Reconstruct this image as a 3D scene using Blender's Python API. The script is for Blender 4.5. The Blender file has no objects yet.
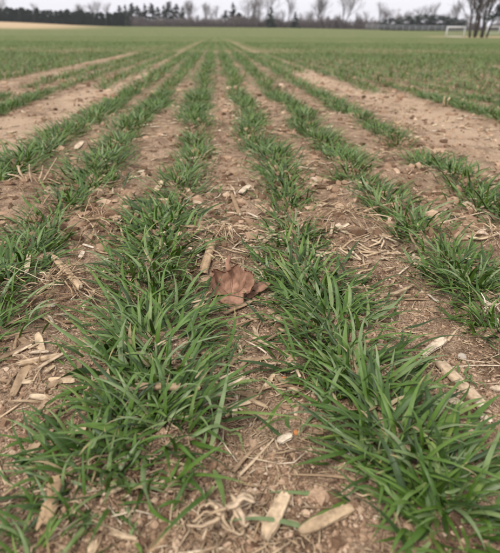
import bpy, math, random
import numpy as np
from mathutils import Matrix, Vector

# ------------------------------------------------------------------ camera, world, sun, exposure
SC = bpy.context.scene
COL = SC.collection
R = math.radians
rng = np.random.default_rng(7)
random.seed(7)

F = 520.0                     # focal length in photo pixels (photo is 500 x 553)
H = 0.277                     # camera height above the soil, m
SLOPE = 0.0125                # the field falls away gently from the camera
PITCH = math.atan((276.5 - 27.0) / F)
YAW = math.atan(37.0 * math.cos(PITCH) / F)
ROLL = R(0.45)
fw = Vector((math.sin(YAW) * math.cos(PITCH), math.cos(YAW) * math.cos(PITCH), -math.sin(PITCH)))
rt0 = Vector((math.cos(YAW), -math.sin(YAW), 0))
up0 = rt0.cross(fw)
rt = rt0 * math.cos(ROLL) + up0 * math.sin(ROLL)
up = up0 * math.cos(ROLL) - rt0 * math.sin(ROLL)
CAMP = Vector((0, 0, H))

cam_d = bpy.data.cameras.new('camera')
cam = bpy.data.objects.new('camera', cam_d)
COL.objects.link(cam)
cam.matrix_world = Matrix(((rt.x, up.x, -fw.x, 0), (rt.y, up.y, -fw.y, 0), (rt.z, up.z, -fw.z, H), (0, 0, 0, 1)))
cam_d.sensor_fit = 'HORIZONTAL'
cam_d.sensor_width = 36.0
cam_d.lens = 36.0 * F / 500.0
cam_d.clip_start = 0.02
cam_d.clip_end = 3000.0
cam_d.dof.use_dof = True
cam_d.dof.focus_distance = 0.58
cam_d.dof.aperture_fstop = 11.0
SC.camera = cam

W = bpy.data.worlds.new('World')
SC.world = W
W.use_nodes = True
wn = W.node_tree
wn.nodes.clear()
SUN_EL, SUN_ROT = R(52), R(215)
sky = wn.nodes.new('ShaderNodeTexSky')
sky.sky_type = 'NISHITA'
sky.sun_disc = False
sky.sun_elevation = SUN_EL
sky.sun_rotation = SUN_ROT
sky.air_density = 1.0
sky.dust_density = 4.0
hs = wn.nodes.new('ShaderNodeHueSaturation')
hs.inputs['Saturation'].default_value = 0.10
cl = wn.nodes.new('ShaderNodeMixRGB')
cl.blend_type = 'MIX'
cl.inputs['Fac'].default_value = 0.8
cl.inputs['Color2'].default_value = (7.5, 7.4, 7.9, 1)      # even cloud cover
bg = wn.nodes.new('ShaderNodeBackground')
bg.inputs['Strength'].default_value = 0.135
wo = wn.nodes.new('ShaderNodeOutputWorld')
wn.links.new(sky.outputs[0], hs.inputs['Color'])
wn.links.new(hs.outputs[0], cl.inputs['Color1'])
wn.links.new(cl.outputs[0], bg.inputs['Color'])
wn.links.new(bg.outputs[0], wo.inputs['Surface'])

sun_d = bpy.data.lights.new('sun', 'SUN')
sun_d.energy = 2.4
sun_d.angle = R(12)
sun_d.color = (1.0, 0.96, 0.90)
sun = bpy.data.objects.new('sun', sun_d)
COL.objects.link(sun)
sd = Vector((math.sin(SUN_ROT) * math.cos(SUN_EL), math.cos(SUN_ROT) * math.cos(SUN_EL), math.sin(SUN_EL)))
sun.rotation_euler = (-sd).to_track_quat('-Z', 'Y').to_euler()
sun.location = sd * 50

SC.view_settings.view_transform = 'Standard'
SC.view_settings.look = 'None'
SC.view_settings.gamma = 1.0
SC.view_settings.exposure = 0.20
SC.render.engine = 'CYCLES'
SC.cycles.use_denoising = True
SC.cycles.max_bounces = 6
SC.cycles.transparent_max_bounces = 6

# ------------------------------------------------------------------ numeric helpers
def _hash(ix, iy, seed):
    n = (ix.astype(np.int64) * 374761393 + iy.astype(np.int64) * 668265263 + seed * 1442695041) & 0xffffffff
    n = ((n ^ (n >> 13)) * 1274126177) & 0xffffffff
    n = ((n ^ (n >> 16)) * 2246822519) & 0xffffffff
    return ((n ^ (n >> 15)) & 0xffffff) / float(0xffffff)

def vnoise(x, y, seed=0):
    x = np.asarray(x, float); y = np.asarray(y, float)
    ix = np.floor(x); iy = np.floor(y)
    fx = x - ix; fy = y - iy
    fx = fx * fx * fx * (fx * (fx * 6 - 15) + 10); fy = fy * fy * fy * (fy * (fy * 6 - 15) + 10)
    a = _hash(ix, iy, seed); b = _hash(ix + 1, iy, seed)
    c = _hash(ix, iy + 1, seed); d = _hash(ix + 1, iy + 1, seed)
    return (a * (1 - fx) + b * fx) * (1 - fy) + (c * (1 - fx) + d * fx) * fy * 1.0

def sstep(a, b, x):
    t = np.clip((np.asarray(x, float) - a) / (b - a), 0, 1)
    return t * t * (3 - 2 * t)

def ray(px, py):
    return fw + rt * ((px - 250.0) / F) + up * ((276.5 - py) / F)

def g2(px, py):
    """pixel -> point on the gently falling ground plane"""
    d = ray(px, py)
    t = H / (-d.z - SLOPE * d.y)
    return d.x * t, d.y * t

def ppm(px, py):
    """photo pixels per metre at that ground point"""
    d = ray(px, py)
    return F / (H / (-d.z - SLOPE * d.y))

def at(px, D):
    """lateral position at distance D along the rows for a photo column near the horizon"""
    d = ray(px, 27)
    return d.x / d.y * D

def project(x, y, z):
    v = Vector((x, y, z)) - CAMP
    zc = v.dot(fw)
    if zc < 0.03:
        return None
    return 250 + F * v.dot(rt) / zc, 276.5 - F * v.dot(up) / zc, zc

# ------------------------------------------------------------------ terrain height
# lumps and hollows of the near soil, read off the photo: px, py, radius px, height m
LUMPS = [(345, 228, 34, 0.014), (60, 290, 45, 0.008), (225, 240, 30, 0.007), (95, 228, 32, 0.010),
         (430, 300, 40, -0.008), (400, 262, 26, 0.007), (240, 330, 30, -0.006), (210, 500, 60, 0.006),
         (60, 395, 50, 0.003), (480, 240, 30, 0.008), (30, 190, 26, 0.012), (450, 390, 45, 0.004),
         (430, 250, 22, -0.006), (220, 178, 20, -0.006), (250, 420, 40, -0.004), (300, 380, 30, 0.002)]
LUMPS = [(*g2(a, b), r / ppm(a, b), h) for a, b, r, h in LUMPS]

def track(x, y):
    """bare wheel tracks, 0..1"""
    wob = 0.07 * (vnoise(y * 0.9, x * 0 + 3.1, 5) - 0.5) + 0.17 * (vnoise(y * 6, x * 6, 15) - 0.5) + 0.07 * (vnoise(y * 19, x * 19, 16) - 0.5)
    n = sstep(2.2, 4.2, y)                                                    # the tracks narrow further out
    t = np.exp(-(((x - (0.80 - 0.09 * n) + wob) / (0.175 - 0.075 * n)) ** 4))
    t = np.maximum(t, np.exp(-(((x + (0.655 - 0.03 * n) + wob) / (0.115 - 0.05 * n)) ** 4)))
    t = np.maximum(t, 0.7 * np.exp(-(((x + 1.36 + wob) / 0.09) ** 4)))
    t = t * (1 - 0.6 * sstep(4, 12, y))
    return t

def terrain(x, y):
    x = np.asarray(x, float); y = np.asarray(y, float)
    z = -SLOPE * np.minimum(y, 104.0)
    far = 1.30 + 0.10 + 1.5 * sstep(38, 95, -x) - 0.55 * sstep(20, 80, x)      # the ground rises again to the trees
    z = z + far * sstep(112, 238, y)
    return z

def hfun(x, y, step=0.003):
    x = np.asarray(x, float); y = np.asarray(y, float)
    tr = track(x, y)
    rough = (1 - 0.45 * tr) * (1 + 0.8 * sstep(.55, 1.2, y))
    z = np.zeros(np.broadcast(x, y).shape)
    for lam, amp, sdd in ((0.30, 0.012, 1), (0.11, 0.013, 2), (0.045, 0.0115, 3), (0.019, 0.0068, 4), (0.0095, 0.0040, 6)):
        w = np.clip(lam / (3.0 * step) - 0.5, 0, 1)
        z = z + w * amp * (vnoise(x / lam + sdd * 7.3, y / lam + sdd * 3.1, sdd) - 0.5) * (rough if lam < .2 else 1)
    for lx, ly, r, h in LUMPS:
        z = z + h * np.exp(-(((x - lx) ** 2 + (y - ly) ** 2) / (r * r)))
    z = z - 0.006 * tr
    return z * np.clip(1.2 - y / 25, 0, 1) + terrain(x, y)

# ------------------------------------------------------------------ mesh helpers
def make_mesh(name, V, faces, attrs=None, smooth=True):
    """faces: an array (n,3)/(n,4) or a list of such arrays"""
    me = bpy.data.meshes.new(name)
    V = np.ascontiguousarray(V, dtype=np.float32)
    if not isinstance(faces, list):
        faces = [faces]
    faces = [np.asarray(f, dtype=np.int32) for f in faces if len(f)]
    me.vertices.add(len(V))
    me.vertices.foreach_set('co', V.ravel())
    lv = np.concatenate([f.ravel() for f in faces])
    tot = np.concatenate([np.full(len(f), f.shape[1], dtype=np.int32) for f in faces])
    st = np.concatenate([[0], np.cumsum(tot)[:-1]]).astype(np.int32)
    me.loops.add(len(lv))
    me.loops.foreach_set('vertex_index', lv)
    me.polygons.add(len(tot))
    me.polygons.foreach_set('loop_start', st)
    me.polygons.foreach_set('loop_total', tot)
    me.polygons.foreach_set('use_smooth', np.full(len(tot), smooth, dtype=bool))
    me.update(calc_edges=True)
    for k, a in (attrs or {}).items():
        at_ = me.attributes.new(k, 'FLOAT', 'POINT')
        at_.data.foreach_set('value', np.ascontiguousarray(a, dtype=np.float32))
    return me

def link(name, me, mat=None, parent=None, loc=None, rot=None, scale=None):
    o = bpy.data.objects.new(name, me)
    COL.objects.link(o)
    if mat is not None and me is not None:
        if len(me.materials) == 0:
            me.materials.append(mat)
        elif me.materials[0] is not mat:
            o.material_slots[0].link = 'OBJECT'
            o.material_slots[0].material = mat
    if parent is not None:
        o.parent = parent
    if loc is not None:
        o.location = loc
    if rot is not None:
        o.rotation_euler = rot
    if scale is not None:
        o.scale = scale if hasattr(scale, '__len__') else (scale,) * 3
    return o

def empty(name, loc=(0, 0, 0), rot=(0, 0, 0), scale=1.0):
    o = bpy.data.objects.new(name, None)
    COL.objects.link(o)
    o.empty_display_size = 0.02
    o.location = loc; o.rotation_euler = rot; o.scale = (scale,) * 3
    return o

def tag(o, label, cat, group=None):
    o['label'] = label; o['category'] = cat
    if group: o['group'] = group
    return o

class Acc:
    def __init__(s): s.V = []; s.Q = []; s.T = []; s.n = 0; s.A = {}
    def add(s, V, Q=None, T=None, **attrs):
        V = np.asarray(V, float)
        if Q is not None and len(Q): s.Q.append(np.asarray(Q) + s.n)
        if T is not None and len(T): s.T.append(np.asarray(T) + s.n)
        s.V.append(V); s.n += len(V)
        for k, a in attrs.items():
            s.A.setdefault(k, []).append(np.broadcast_to(np.asarray(a, float), (len(V),)))
    def mesh(s, name, smooth=True):
        f = []
        if s.Q: f.append(np.concatenate(s.Q))
        if s.T: f.append(np.concatenate(s.T))
        return make_mesh(name, np.concatenate(s.V), f, {k: np.concatenate(a) for k, a in s.A.items()}, smooth)

def tube(P, rad, sides=6, flat=1.0, cap=True, noise=0.0, upv=None, prof=None):
    """tube along points P (n,3); rad scalar or per point; flat squashes the second axis"""
    P = np.asarray(P, float); n = len(P)
    rad = np.broadcast_to(np.asarray(rad, float), (n,))
    tg = np.gradient(P, axis=0); tg /= np.linalg.norm(tg, axis=1)[:, None] + 1e-12
    ref = np.array([0, 0, 1.0]) if upv is None else np.asarray(upv, float)
    V = np.zeros((n, sides, 3))
    ang = np.arange(sides) / sides * 2 * math.pi
    for i in range(n):
        t = tg[i]; r_ = ref
        if abs(np.dot(t, r_)) > 0.95: r_ = np.array([1.0, 0, 0])
        a = np.cross(t, r_); a /= np.linalg.norm(a)
        b = np.cross(a, t)
        k = rad[i] * (1 + noise * (rng.random(sides) - 0.5)) * (1 if prof is None else prof)
        V[i] = P[i] + np.outer(np.cos(ang) * k, a) + np.outer(np.sin(ang) * k * flat, b)
    V = V.reshape(-1, 3)
    q = []
    for i in range(n - 1):
        for j in range(sides):
            j2 = (j + 1) % sides
            q.append((i * sides + j, i * sides + j2, (i + 1) * sides + j2, (i + 1) * sides + j))
    T = []
    if cap:
        V = np.vstack([V, P[0], P[-1]]); c0 = n * sides; c1 = c0 + 1
        for j in range(sides):
            j2 = (j + 1) % sides
            T.append((c0, j2, j)); T.append((c1, (n - 1) * sides + j, (n - 1) * sides + j2))
    return V, np.array(q), np.array(T).reshape(-1, 3)

def bez(pts, n=12):
    """Catmull-Rom through pts"""
    P = np.asarray(pts, float)
    if len(P) == 2:
        t = np.linspace(0, 1, n)[:, None]
        return P[0] * (1 - t) + P[1] * t
    E = np.vstack([2 * P[0] - P[1], P, 2 * P[-1] - P[-2]])
    out = []
    m = len(P) - 1
    for s in np.linspace(0, m - 1e-6, n):
        i = int(s); t = s - i
        p0, p1, p2, p3 = E[i:i + 4]
        out.append(0.5 * ((2 * p1) + (-p0 + p2) * t + (2 * p0 - 5 * p1 + 4 * p2 - p3) * t * t + (-p0 + 3 * p1 - 3 * p2 + p3) * t ** 3))
    return np.array(out)

# ------------------------------------------------------------------ materials
def nmat(name):
    m = bpy.data.materials.new(name)
    m.use_nodes = True
    nt = m.node_tree
    b = nt.nodes['Principled BSDF']
    return m, nt, b

def nd(nt, typ, **kw):
    n = nt.nodes.new(typ)
    for k, v in kw.items():
        if k.startswith('i_'):
            n.inputs[k[2:].replace('_', ' ')].default_value = v
        else:
            setattr(n, k, v)
    return n

def ramp(nt, src, stops):
    r = nt.nodes.new('ShaderNodeValToRGB')
    el = r.color_ramp.elements
    while len(el) < len(stops): el.new(0.5)
    for e, (p, c) in zip(el, stops):
        e.position = p; e.color = (*c, 1) if len(c) == 3 else c
    nt.links.new(src, r.inputs[0])
    return r.outputs[0]

def mixc(nt, fac, a, b, blend='MIX'):
    m = nt.nodes.new('ShaderNodeMixRGB'); m.blend_type = blend
    for s, v in ((0, fac), (1, a), (2, b)):
        if hasattr(v, 'is_output') or isinstance(v, bpy.types.NodeSocket): nt.links.new(v, m.inputs[s])
        elif s == 0: m.inputs[0].default_value = v
        else: m.inputs[s].default_value = (*v, 1)
    return m.outputs[0]

def mth(nt, op, a, b=None, clamp=False):
    m = nt.nodes.new('ShaderNodeMath'); m.operation = op; m.use_clamp = clamp
    for i, v in enumerate((a, b)):
        if v is None: continue
        if isinstance(v, bpy.types.NodeSocket): nt.links.new(v, m.inputs[i])
        else: m.inputs[i].default_value = v
    return m.outputs[0]

def noise(nt, co, scale, detail=4, rough=0.55):
    n = nt.nodes.new('ShaderNodeTexNoise')
    n.inputs['Scale'].default_value = scale; n.inputs['Detail'].default_value = detail
    n.inputs['Roughness'].default_value = rough
    nt.links.new(co, n.inputs['Vector'])
    return n.outputs[0]

def attr(nt, name):
    a = nt.nodes.new('ShaderNodeAttribute'); a.attribute_name = name
    return a.outputs['Fac']

def mat_soil():
    m, nt, b = nmat('soil')
    co = nt.nodes.new('ShaderNodeTexCoord').outputs['Object']
    big = noise(nt, co, 9, 5, 0.6)
    mid = noise(nt, co, 70, 5, 0.65)
    fine = noise(nt, co, 560, 4, 0.8)
    c = ramp(nt, mid, [(0.30, (0.150, 0.094, 0.058)), (0.50, (0.320, 0.218, 0.144)), (0.68, (0.480, 0.350, 0.245))])
    sandy = ramp(nt, fine, [(0.30, (0.330, 0.230, 0.155)), (0.50, (0.550, 0.405, 0.285)), (0.72, (0.720, 0.570, 0.425))])
    f1 = ramp(nt, big, [(0.40, (0, 0, 0)), (0.62, (1, 1, 1))])
    sand = mixc(nt, mth(nt, 'ADD', mth(nt, 'MULTIPLY', f1, 0.55), mth(nt, 'MULTIPLY', attr(nt, 'track'), 0.85), True), c, sandy)
    grain = ramp(nt, fine, [(0.38, (0.26, 0.24, 0.22)), (0.5, (1, 1, 1)), (0.62, (1.6, 1.56, 1.5))])
    col = mixc(nt, 0.75, sand, grain, 'MULTIPLY')
    damp = noise(nt, co, 17, 5, 0.7)
    col = mixc(nt, mth(nt, 'SUBTRACT', 1.0, attr(nt, 'track'), True), col, mixc(nt, 1.0, col, ramp(nt, damp, [(0.36, (0.50, 0.47, 0.45)), (0.52, (1, 1, 1)), (0.66, (1.15, 1.16, 1.17))]), 'MULTIPLY'))
    # the far crop cover, too distant to show blades
    gmap = nt.nodes.new('ShaderNodeMapping'); gmap.inputs['Scale'].default_value = (1.0, 0.22, 1.0); nt.links.new(co, gmap.inputs['Vector'])
    gn = noise(nt, gmap.outputs[0], 1.1, 8, 0.75)
    gcol = ramp(nt, gn, [(0.32, (0.058, 0.092, 0.022)), (0.50, (0.094, 0.130, 0.036)), (0.68, (0.185, 0.170, 0.080))])
    col = mixc(nt, attr(nt, 'crop'), col, gcol)
    dn = noise(nt, co, 0.4, 6, 0.7)
    dcol = ramp(nt, dn, [(0.3, (0.36, 0.26, 0.15)), (0.7, (0.47, 0.36, 0.23))])
    col = mixc(nt, attr(nt, 'dry'), col, dcol)
    col = mixc(nt, 1.0, col, (1.09, 1.06, 1.02), 'MULTIPLY')
    nt.links.new(col, b.inputs['Base Color'])
    b.inputs['Roughness'].default_value = 0.95
    b.inputs['Specular IOR Level'].default_value = 0.15
    rel = noise(nt, co, 24, 6, 0.75)
    hsum = mth(nt, 'ADD', mth(nt, 'MULTIPLY', rel, 7.0), mth(nt, 'ADD', mth(nt, 'MULTIPLY', mid, 2.6), mth(nt, 'MULTIPLY', fine, 1.3)))
    bp = nt.nodes.new('ShaderNodeBump'); bp.inputs['Strength'].default_value = 0.9; bp.inputs['Distance'].default_value = 0.0030
    nt.links.new(hsum, bp.inputs['Height']); nt.links.new(bp.outputs[0], b.inputs['Normal'])
    return m

def mat_crumb():
    m, nt, b = nmat('soil_crumb')
    co = nt.nodes.new('ShaderNodeTexCoord').outputs['Object']
    r = attr(nt, 'rnd')
    c = ramp(nt, r, [(0.0, (0.090, 0.054, 0.032)), (0.35, (0.230, 0.148, 0.094)), (0.65, (0.420, 0.295, 0.200)), (0.9, (0.520, 0.390, 0.275)), (1.0, (0.58, 0.46, 0.35))])
    fine = noise(nt, co, 900, 3, 0.7)
    c = mixc(nt, 0.6, c, ramp(nt, fine, [(0.3, (0.5, 0.48, 0.46)), (0.7, (1.3, 1.3, 1.3))]), 'MULTIPLY')
    c = mixc(nt, 1.0, c, (1.06, 1.03, 1.0), 'MULTIPLY')
    nt.links.new(c, b.inputs['Base Color'])
    b.inputs['Roughness'].default_value = 0.95
    b.inputs['Specular IOR Level'].default_value = 0.15
    bp = nt.nodes.new('ShaderNodeBump'); bp.inputs['Strength'].default_value = 0.6; bp.inputs['Distance'].default_value = 0.001
    nt.links.new(fine, bp.inputs['Height']); nt.links.new(bp.outputs[0], b.inputs['Normal'])
    return m

def mat_leaf(name, stops, tip=True, trans=0.13):
    m, nt, b = nmat(name)
    oi = nt.nodes.new('ShaderNodeObjectInfo')
    r = mth(nt, 'FRACT', mth(nt, 'ADD', oi.outputs['Random'], attr(nt, 'rnd')))
    al = attr(nt, 'along'); ac = attr(nt, 'across')
    c = ramp(nt, r, stops)
    co = nt.nodes.new('ShaderNodeTexCoord').outputs['Object']
    mot = noise(nt, co, 120, 3, 0.6)
    c = mixc(nt, 0.5, c, ramp(nt, mot, [(0.3, (0.62, 0.66, 0.6)), (0.7, (1.35, 1.30, 1.35))]), 'MULTIPLY')
    vein = mth(nt, 'SINE', mth(nt, 'MULTIPLY', ac, 19.0))
    c = mixc(nt, 0.35, c, ramp(nt, mth(nt, 'MULTIPLY_ADD' if False else 'ADD', mth(nt, 'MULTIPLY', vein, 0.5), 0.5), [(0.0, (0.78, 0.8, 0.76)), (1.0, (1.18, 1.16, 1.2))]), 'MULTIPLY')
    if tip:
        # pale sheath at the base, some withered tips
        c = mixc(nt, ramp(nt, al, [(0.0, (0.75,) * 3), (0.16, (0, 0, 0))]), c, (0.30, 0.34, 0.13))
        k = mth(nt, 'MULTIPLY', mth(nt, 'GREATER_THAN', mth(nt, 'FRACT', mth(nt, 'MULTIPLY', r, 7.31)), 0.84), ramp(nt, al, [(0.80, (0, 0, 0)), (0.92, (1, 1, 1))]))
        c = mixc(nt, k, c, (0.42, 0.33, 0.15))
    nt.links.new(c, b.inputs['Base Color'])
    b.inputs['Roughness'].default_value = 0.42
    b.inputs['Specular IOR Level'].default_value = 0.5
    bp = nt.nodes.new('ShaderNodeBump'); bp.inputs['Strength'].default_value = 0.35; bp.inputs['Distance'].default_value = 0.0004
    nt.links.new(vein, bp.inputs['Height']); nt.links.new(bp.outputs[0], b.inputs['Normal'])
    tr = nt.nodes.new('ShaderNodeBsdfTranslucent')
    tc = mixc(nt, 1.0, c, (1.25, 1.35, 0.7), 'MULTIPLY')
    nt.links.new(tc, tr.inputs['Color'])
    mx = nt.nodes.new('ShaderNodeMixShader'); mx.inputs[0].default_value = trans
    nt.links.new(b.outputs[0], mx.inputs[1]); nt.links.new(tr.outputs[0], mx.inputs[2])
    nt.links.new(mx.outputs[0], nt.nodes['Material Output'].inputs['Surface'])
    return m

def mat_straw(name, stops, scale=160, stretch=(1, 1, 1)):
    m, nt, b = nmat(name)
    oi = nt.nodes.new('ShaderNodeObjectInfo')
    r = mth(nt, 'FRACT', mth(nt, 'ADD', oi.outputs['Random'], attr(nt, 'rnd')))
    co = nt.nodes.new('ShaderNodeTexCoord').outputs['Object']
    mp = nt.nodes.new('ShaderNodeMapping'); mp.inputs['Scale'].default_value = stretch
    nt.links.new(co, mp.inputs['Vector'])
    n1 = noise(nt, mp.outputs[0], scale, 4, 0.65)
    n2 = noise(nt, co, 60, 3, 0.6)
    c = ramp(nt, r, stops)
    c = mixc(nt, 0.8, c, ramp(nt, n1, [(0.28, (0.45, 0.42, 0.40)), (0.5, (0.95, 0.95, 0.95)), (0.75, (1.25, 1.25, 1.22))]), 'MULTIPLY')
    c = mixc(nt, 0.6, c, ramp(nt, n2, [(0.32, (0.5, 0.46, 0.42)), (0.6, (1.05, 1.05, 1.05))]), 'MULTIPLY')
    c = mixc(nt, 1.0, c, ramp(nt, attr(nt, 'fib'), [(0.0, (1, 1, 1)), (0.1, (0.62, 0.58, 0.54)), (1.0, (1.22, 1.22, 1.22))]), 'MULTIPLY')
    nt.links.new(c, b.inputs['Base Color'])
    b.inputs['Roughness'].default_value = 0.8
    b.inputs['Specular IOR Level'].default_value = 0.2
    bp = nt.nodes.new('ShaderNodeBump'); bp.inputs['Strength'].default_value = 0.7; bp.inputs['Distance'].default_value = 0.0008
    nt.links.new(n1, bp.inputs['Height']); nt.links.new(bp.outputs[0], b.inputs['Normal'])
    return m

def mat_plain(name, col, var=0.35, scale=3.0, rough=0.85, dark=None):
    m, nt, b = nmat(name)
    oi = nt.nodes.new('ShaderNodeObjectInfo')
    co = nt.nodes.new('ShaderNodeTexCoord').outputs['Object']
    n1 = noise(nt, co, scale, 4, 0.6)
    lo = tuple(x * (1 - var) for x in col); hi = tuple(x * (1 + var) for x in col)
    c = ramp(nt, n1, [(0.3, lo), (0.7, hi)])
    c = mixc(nt, 0.5, c, ramp(nt, oi.outputs['Random'], [(0, (0.65, 0.65, 0.65)), (1, (1.35, 1.35, 1.35))]), 'MULTIPLY')
    nt.links.new(c, b.inputs['Base Color'])
    b.inputs['Roughness'].default_value = rough
    b.inputs['Specular IOR Level'].default_value = 0.2
    return m

M_SOIL = mat_soil()
M_CRUMB = mat_crumb()
GREENS = [(0.0, (0.022, 0.050, 0.006)), (0.25, (0.046, 0.102, 0.010)), (0.50, (0.080, 0.158, 0.018)), (0.74, (0.118, 0.202, 0.034)), (0.88, (0.170, 0.235, 0.092)), (0.94, (0.210, 0.272, 0.135)), (1.0, (0.165, 0.235, 0.040))]
M_LEAF = mat_leaf('wheat_leaf', GREENS)
M_DEAD = mat_leaf('dead_wheat_leaf', [(0.0, (0.36, 0.27, 0.14)), (0.5, (0.47, 0.38, 0.22)), (1.0, (0.30, 0.21, 0.12))], tip=False, trans=0.2)
M_WEED = mat_leaf('weed_leaf', [(0.0, (0.055, 0.12, 0.02)), (1.0, (0.12, 0.19, 0.045))], tip=False)
M_STRAW = mat_straw('straw', [(0.0, (0.30, 0.205, 0.125)), (0.4, (0.47, 0.345, 0.215)), (0.8, (0.60, 0.465, 0.31)), (1.0, (0.66, 0.55, 0.41))])
M_STALK = mat_straw('corn_stalk', [(0.0, (0.43, 0.31, 0.19)), (0.5, (0.56, 0.42, 0.275)), (1.0, (0.62, 0.48, 0.33))], 220)
M_PITH = mat_straw('pith', [(0.0, (0.58, 0.47, 0.33)), (1.0, (0.68, 0.58, 0.44))], 500)
M_CHIP = mat_straw('pale_chip', [(0.0, (0.52, 0.40, 0.27)), (0.5, (0.64, 0.51, 0.36)), (1.0, (0.72, 0.62, 0.49))], 260)
M_ROOT = mat_straw('root_fibre', [(0.0, (0.25, 0.16, 0.095)), (0.5, (0.40, 0.275, 0.165)), (1.0, (0.53, 0.40, 0.255))], 300)
M_BROWN = mat_straw('brown_dry_leaf', [(0.0, (0.30, 0.165, 0.110)), (1.0, (0.36, 0.21, 0.14))], 130)
M_STONE = mat_plain('pebble', (0.42, 0.36, 0.29), 0.3, 300)
M_SEED = mat_plain('orange_seed', (0.42, 0.17, 0.06), 0.25, 400, 0.6)
M_EVER = mat_plain('evergreen_needles', (0.018, 0.030, 0.020), 0.5, 0.8)
M_PINE = mat_plain('pine_needles', (0.028, 0.038, 0.030), 0.5, 0.8)
M_BARK = mat_plain('bark', (0.070, 0.057, 0.050), 0.35, 2.0)
M_TWIG = mat_plain('bare_twigs', (0.20, 0.178, 0.175), 0.3, 2.0)
M_BRUSH = mat_plain('brown_brush', (0.15, 0.125, 0.118), 0.35, 1.0)
M_WHITE = mat_plain('white_paint', (0.78, 0.78, 0.77), 0.05, 5, 0.45)
M_NET = mat_plain('goal_net', (0.7, 0.7, 0.7), 0.05, 5, 0.8)
M_GREY = mat_plain('weathered_rail', (0.29, 0.29, 0.31), 0.15, 2, 0.7)
M_POLE = mat_plain('grey_wood', (0.22, 0.19, 0.17), 0.2, 3)

# ------------------------------------------------------------------ ground: one sheet to the horizon
def graded(lo, hi, step, ratio, knee, ratio2, far_lo, far_hi):
    a = list(np.arange(lo, hi, step))
    s = step; x = a[-1]; r_ = []
    while x < far_hi:
        s *= ratio if x < knee else ratio2; x += s; r_.append(x)
    s = step; x = a[0]; l_ = []
    while x > far_lo:
        s *= ratio if x > -knee else ratio2; x -= s; l_.append(x)
    return np.array(l_[::-1] + a + r_)

gx = graded(-0.40, 0.54, 0.0037, 1.028, 2.2, 1.10, -700, 700)
gy = graded(0.18, 0.82, 0.0034, 1.018, 6.0, 1.06, -60, 900)
GX, GY = np.meshgrid(gx, gy)
sx = np.gradient(gx); sy = np.gradient(gy)
STEP = np.maximum(*np.meshgrid(sx, sy))
GZ = hfun(GX, GY, STEP)
nx_, ny_ = len(gx), len(gy)
idx = np.arange(nx_ * ny_).reshape(ny_, nx_)
quads = np.stack([idx[:-1, :-1], idx[:-1, 1:], idx[1:, 1:], idx[1:, :-1]], -1).reshape(-1, 4)
tr_a = track(GX, GY) * np.clip(1.15 - GY / 40, 0, 1) * (0.55 + 0.6 * vnoise(GX * 11, GY * 7, 17))
crop_a = sstep(3.5, 15, GY + 4 * (vnoise(GX * 1.5, GY / 2, 11) - 0.5)) * 0.92 * (1 - 0.6 * np.clip(track(GX, GY) * 1.6, 0, 1) * (1 - sstep(18, 45, GY)))
dry_a = sstep(158, 180, GY + 10 * (vnoise(GX / 20, GY / 20, 12) - .5)) * sstep(30, 62, -GX)
gx0, gy0 = at(466, 118), 116
dd = np.sqrt(((GX - gx0 - 6) / 15) ** 2 + ((GY - gy0) / 10) ** 2) + 0.5 * (vnoise(GX / 4, GY / 4, 13) - .5)
dry_a = np.maximum(dry_a, 0.8 * (1 - sstep(0.7, 1.1, dd)))
me = make_mesh('field_ground', np.stack([GX, GY, GZ], -1).reshape(-1, 3), quads,
               {'track': tr_a.ravel(), 'crop': crop_a.ravel(), 'dry': dry_a.ravel()})
ground = link('field_ground', me, M_SOIL)
ground['kind'] = 'structure'

def gz(x, y):
    """height of the built ground sheet (bilinear)"""
    x = np.asarray(x, float); y = np.asarray(y, float)
    i = np.clip(np.searchsorted(gx, x) - 1, 0, nx_ - 2); j = np.clip(np.searchsorted(gy, y) - 1, 0, ny_ - 2)
    u = (x - gx[i]) / (gx[i + 1] - gx[i]); v = (y - gy[j]) / (gy[j + 1] - gy[j])
    return (GZ[j, i] * (1 - u) + GZ[j, i + 1] * u) * (1 - v) + (GZ[j + 1, i] * (1 - u) + GZ[j + 1, i + 1] * u) * v

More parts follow.
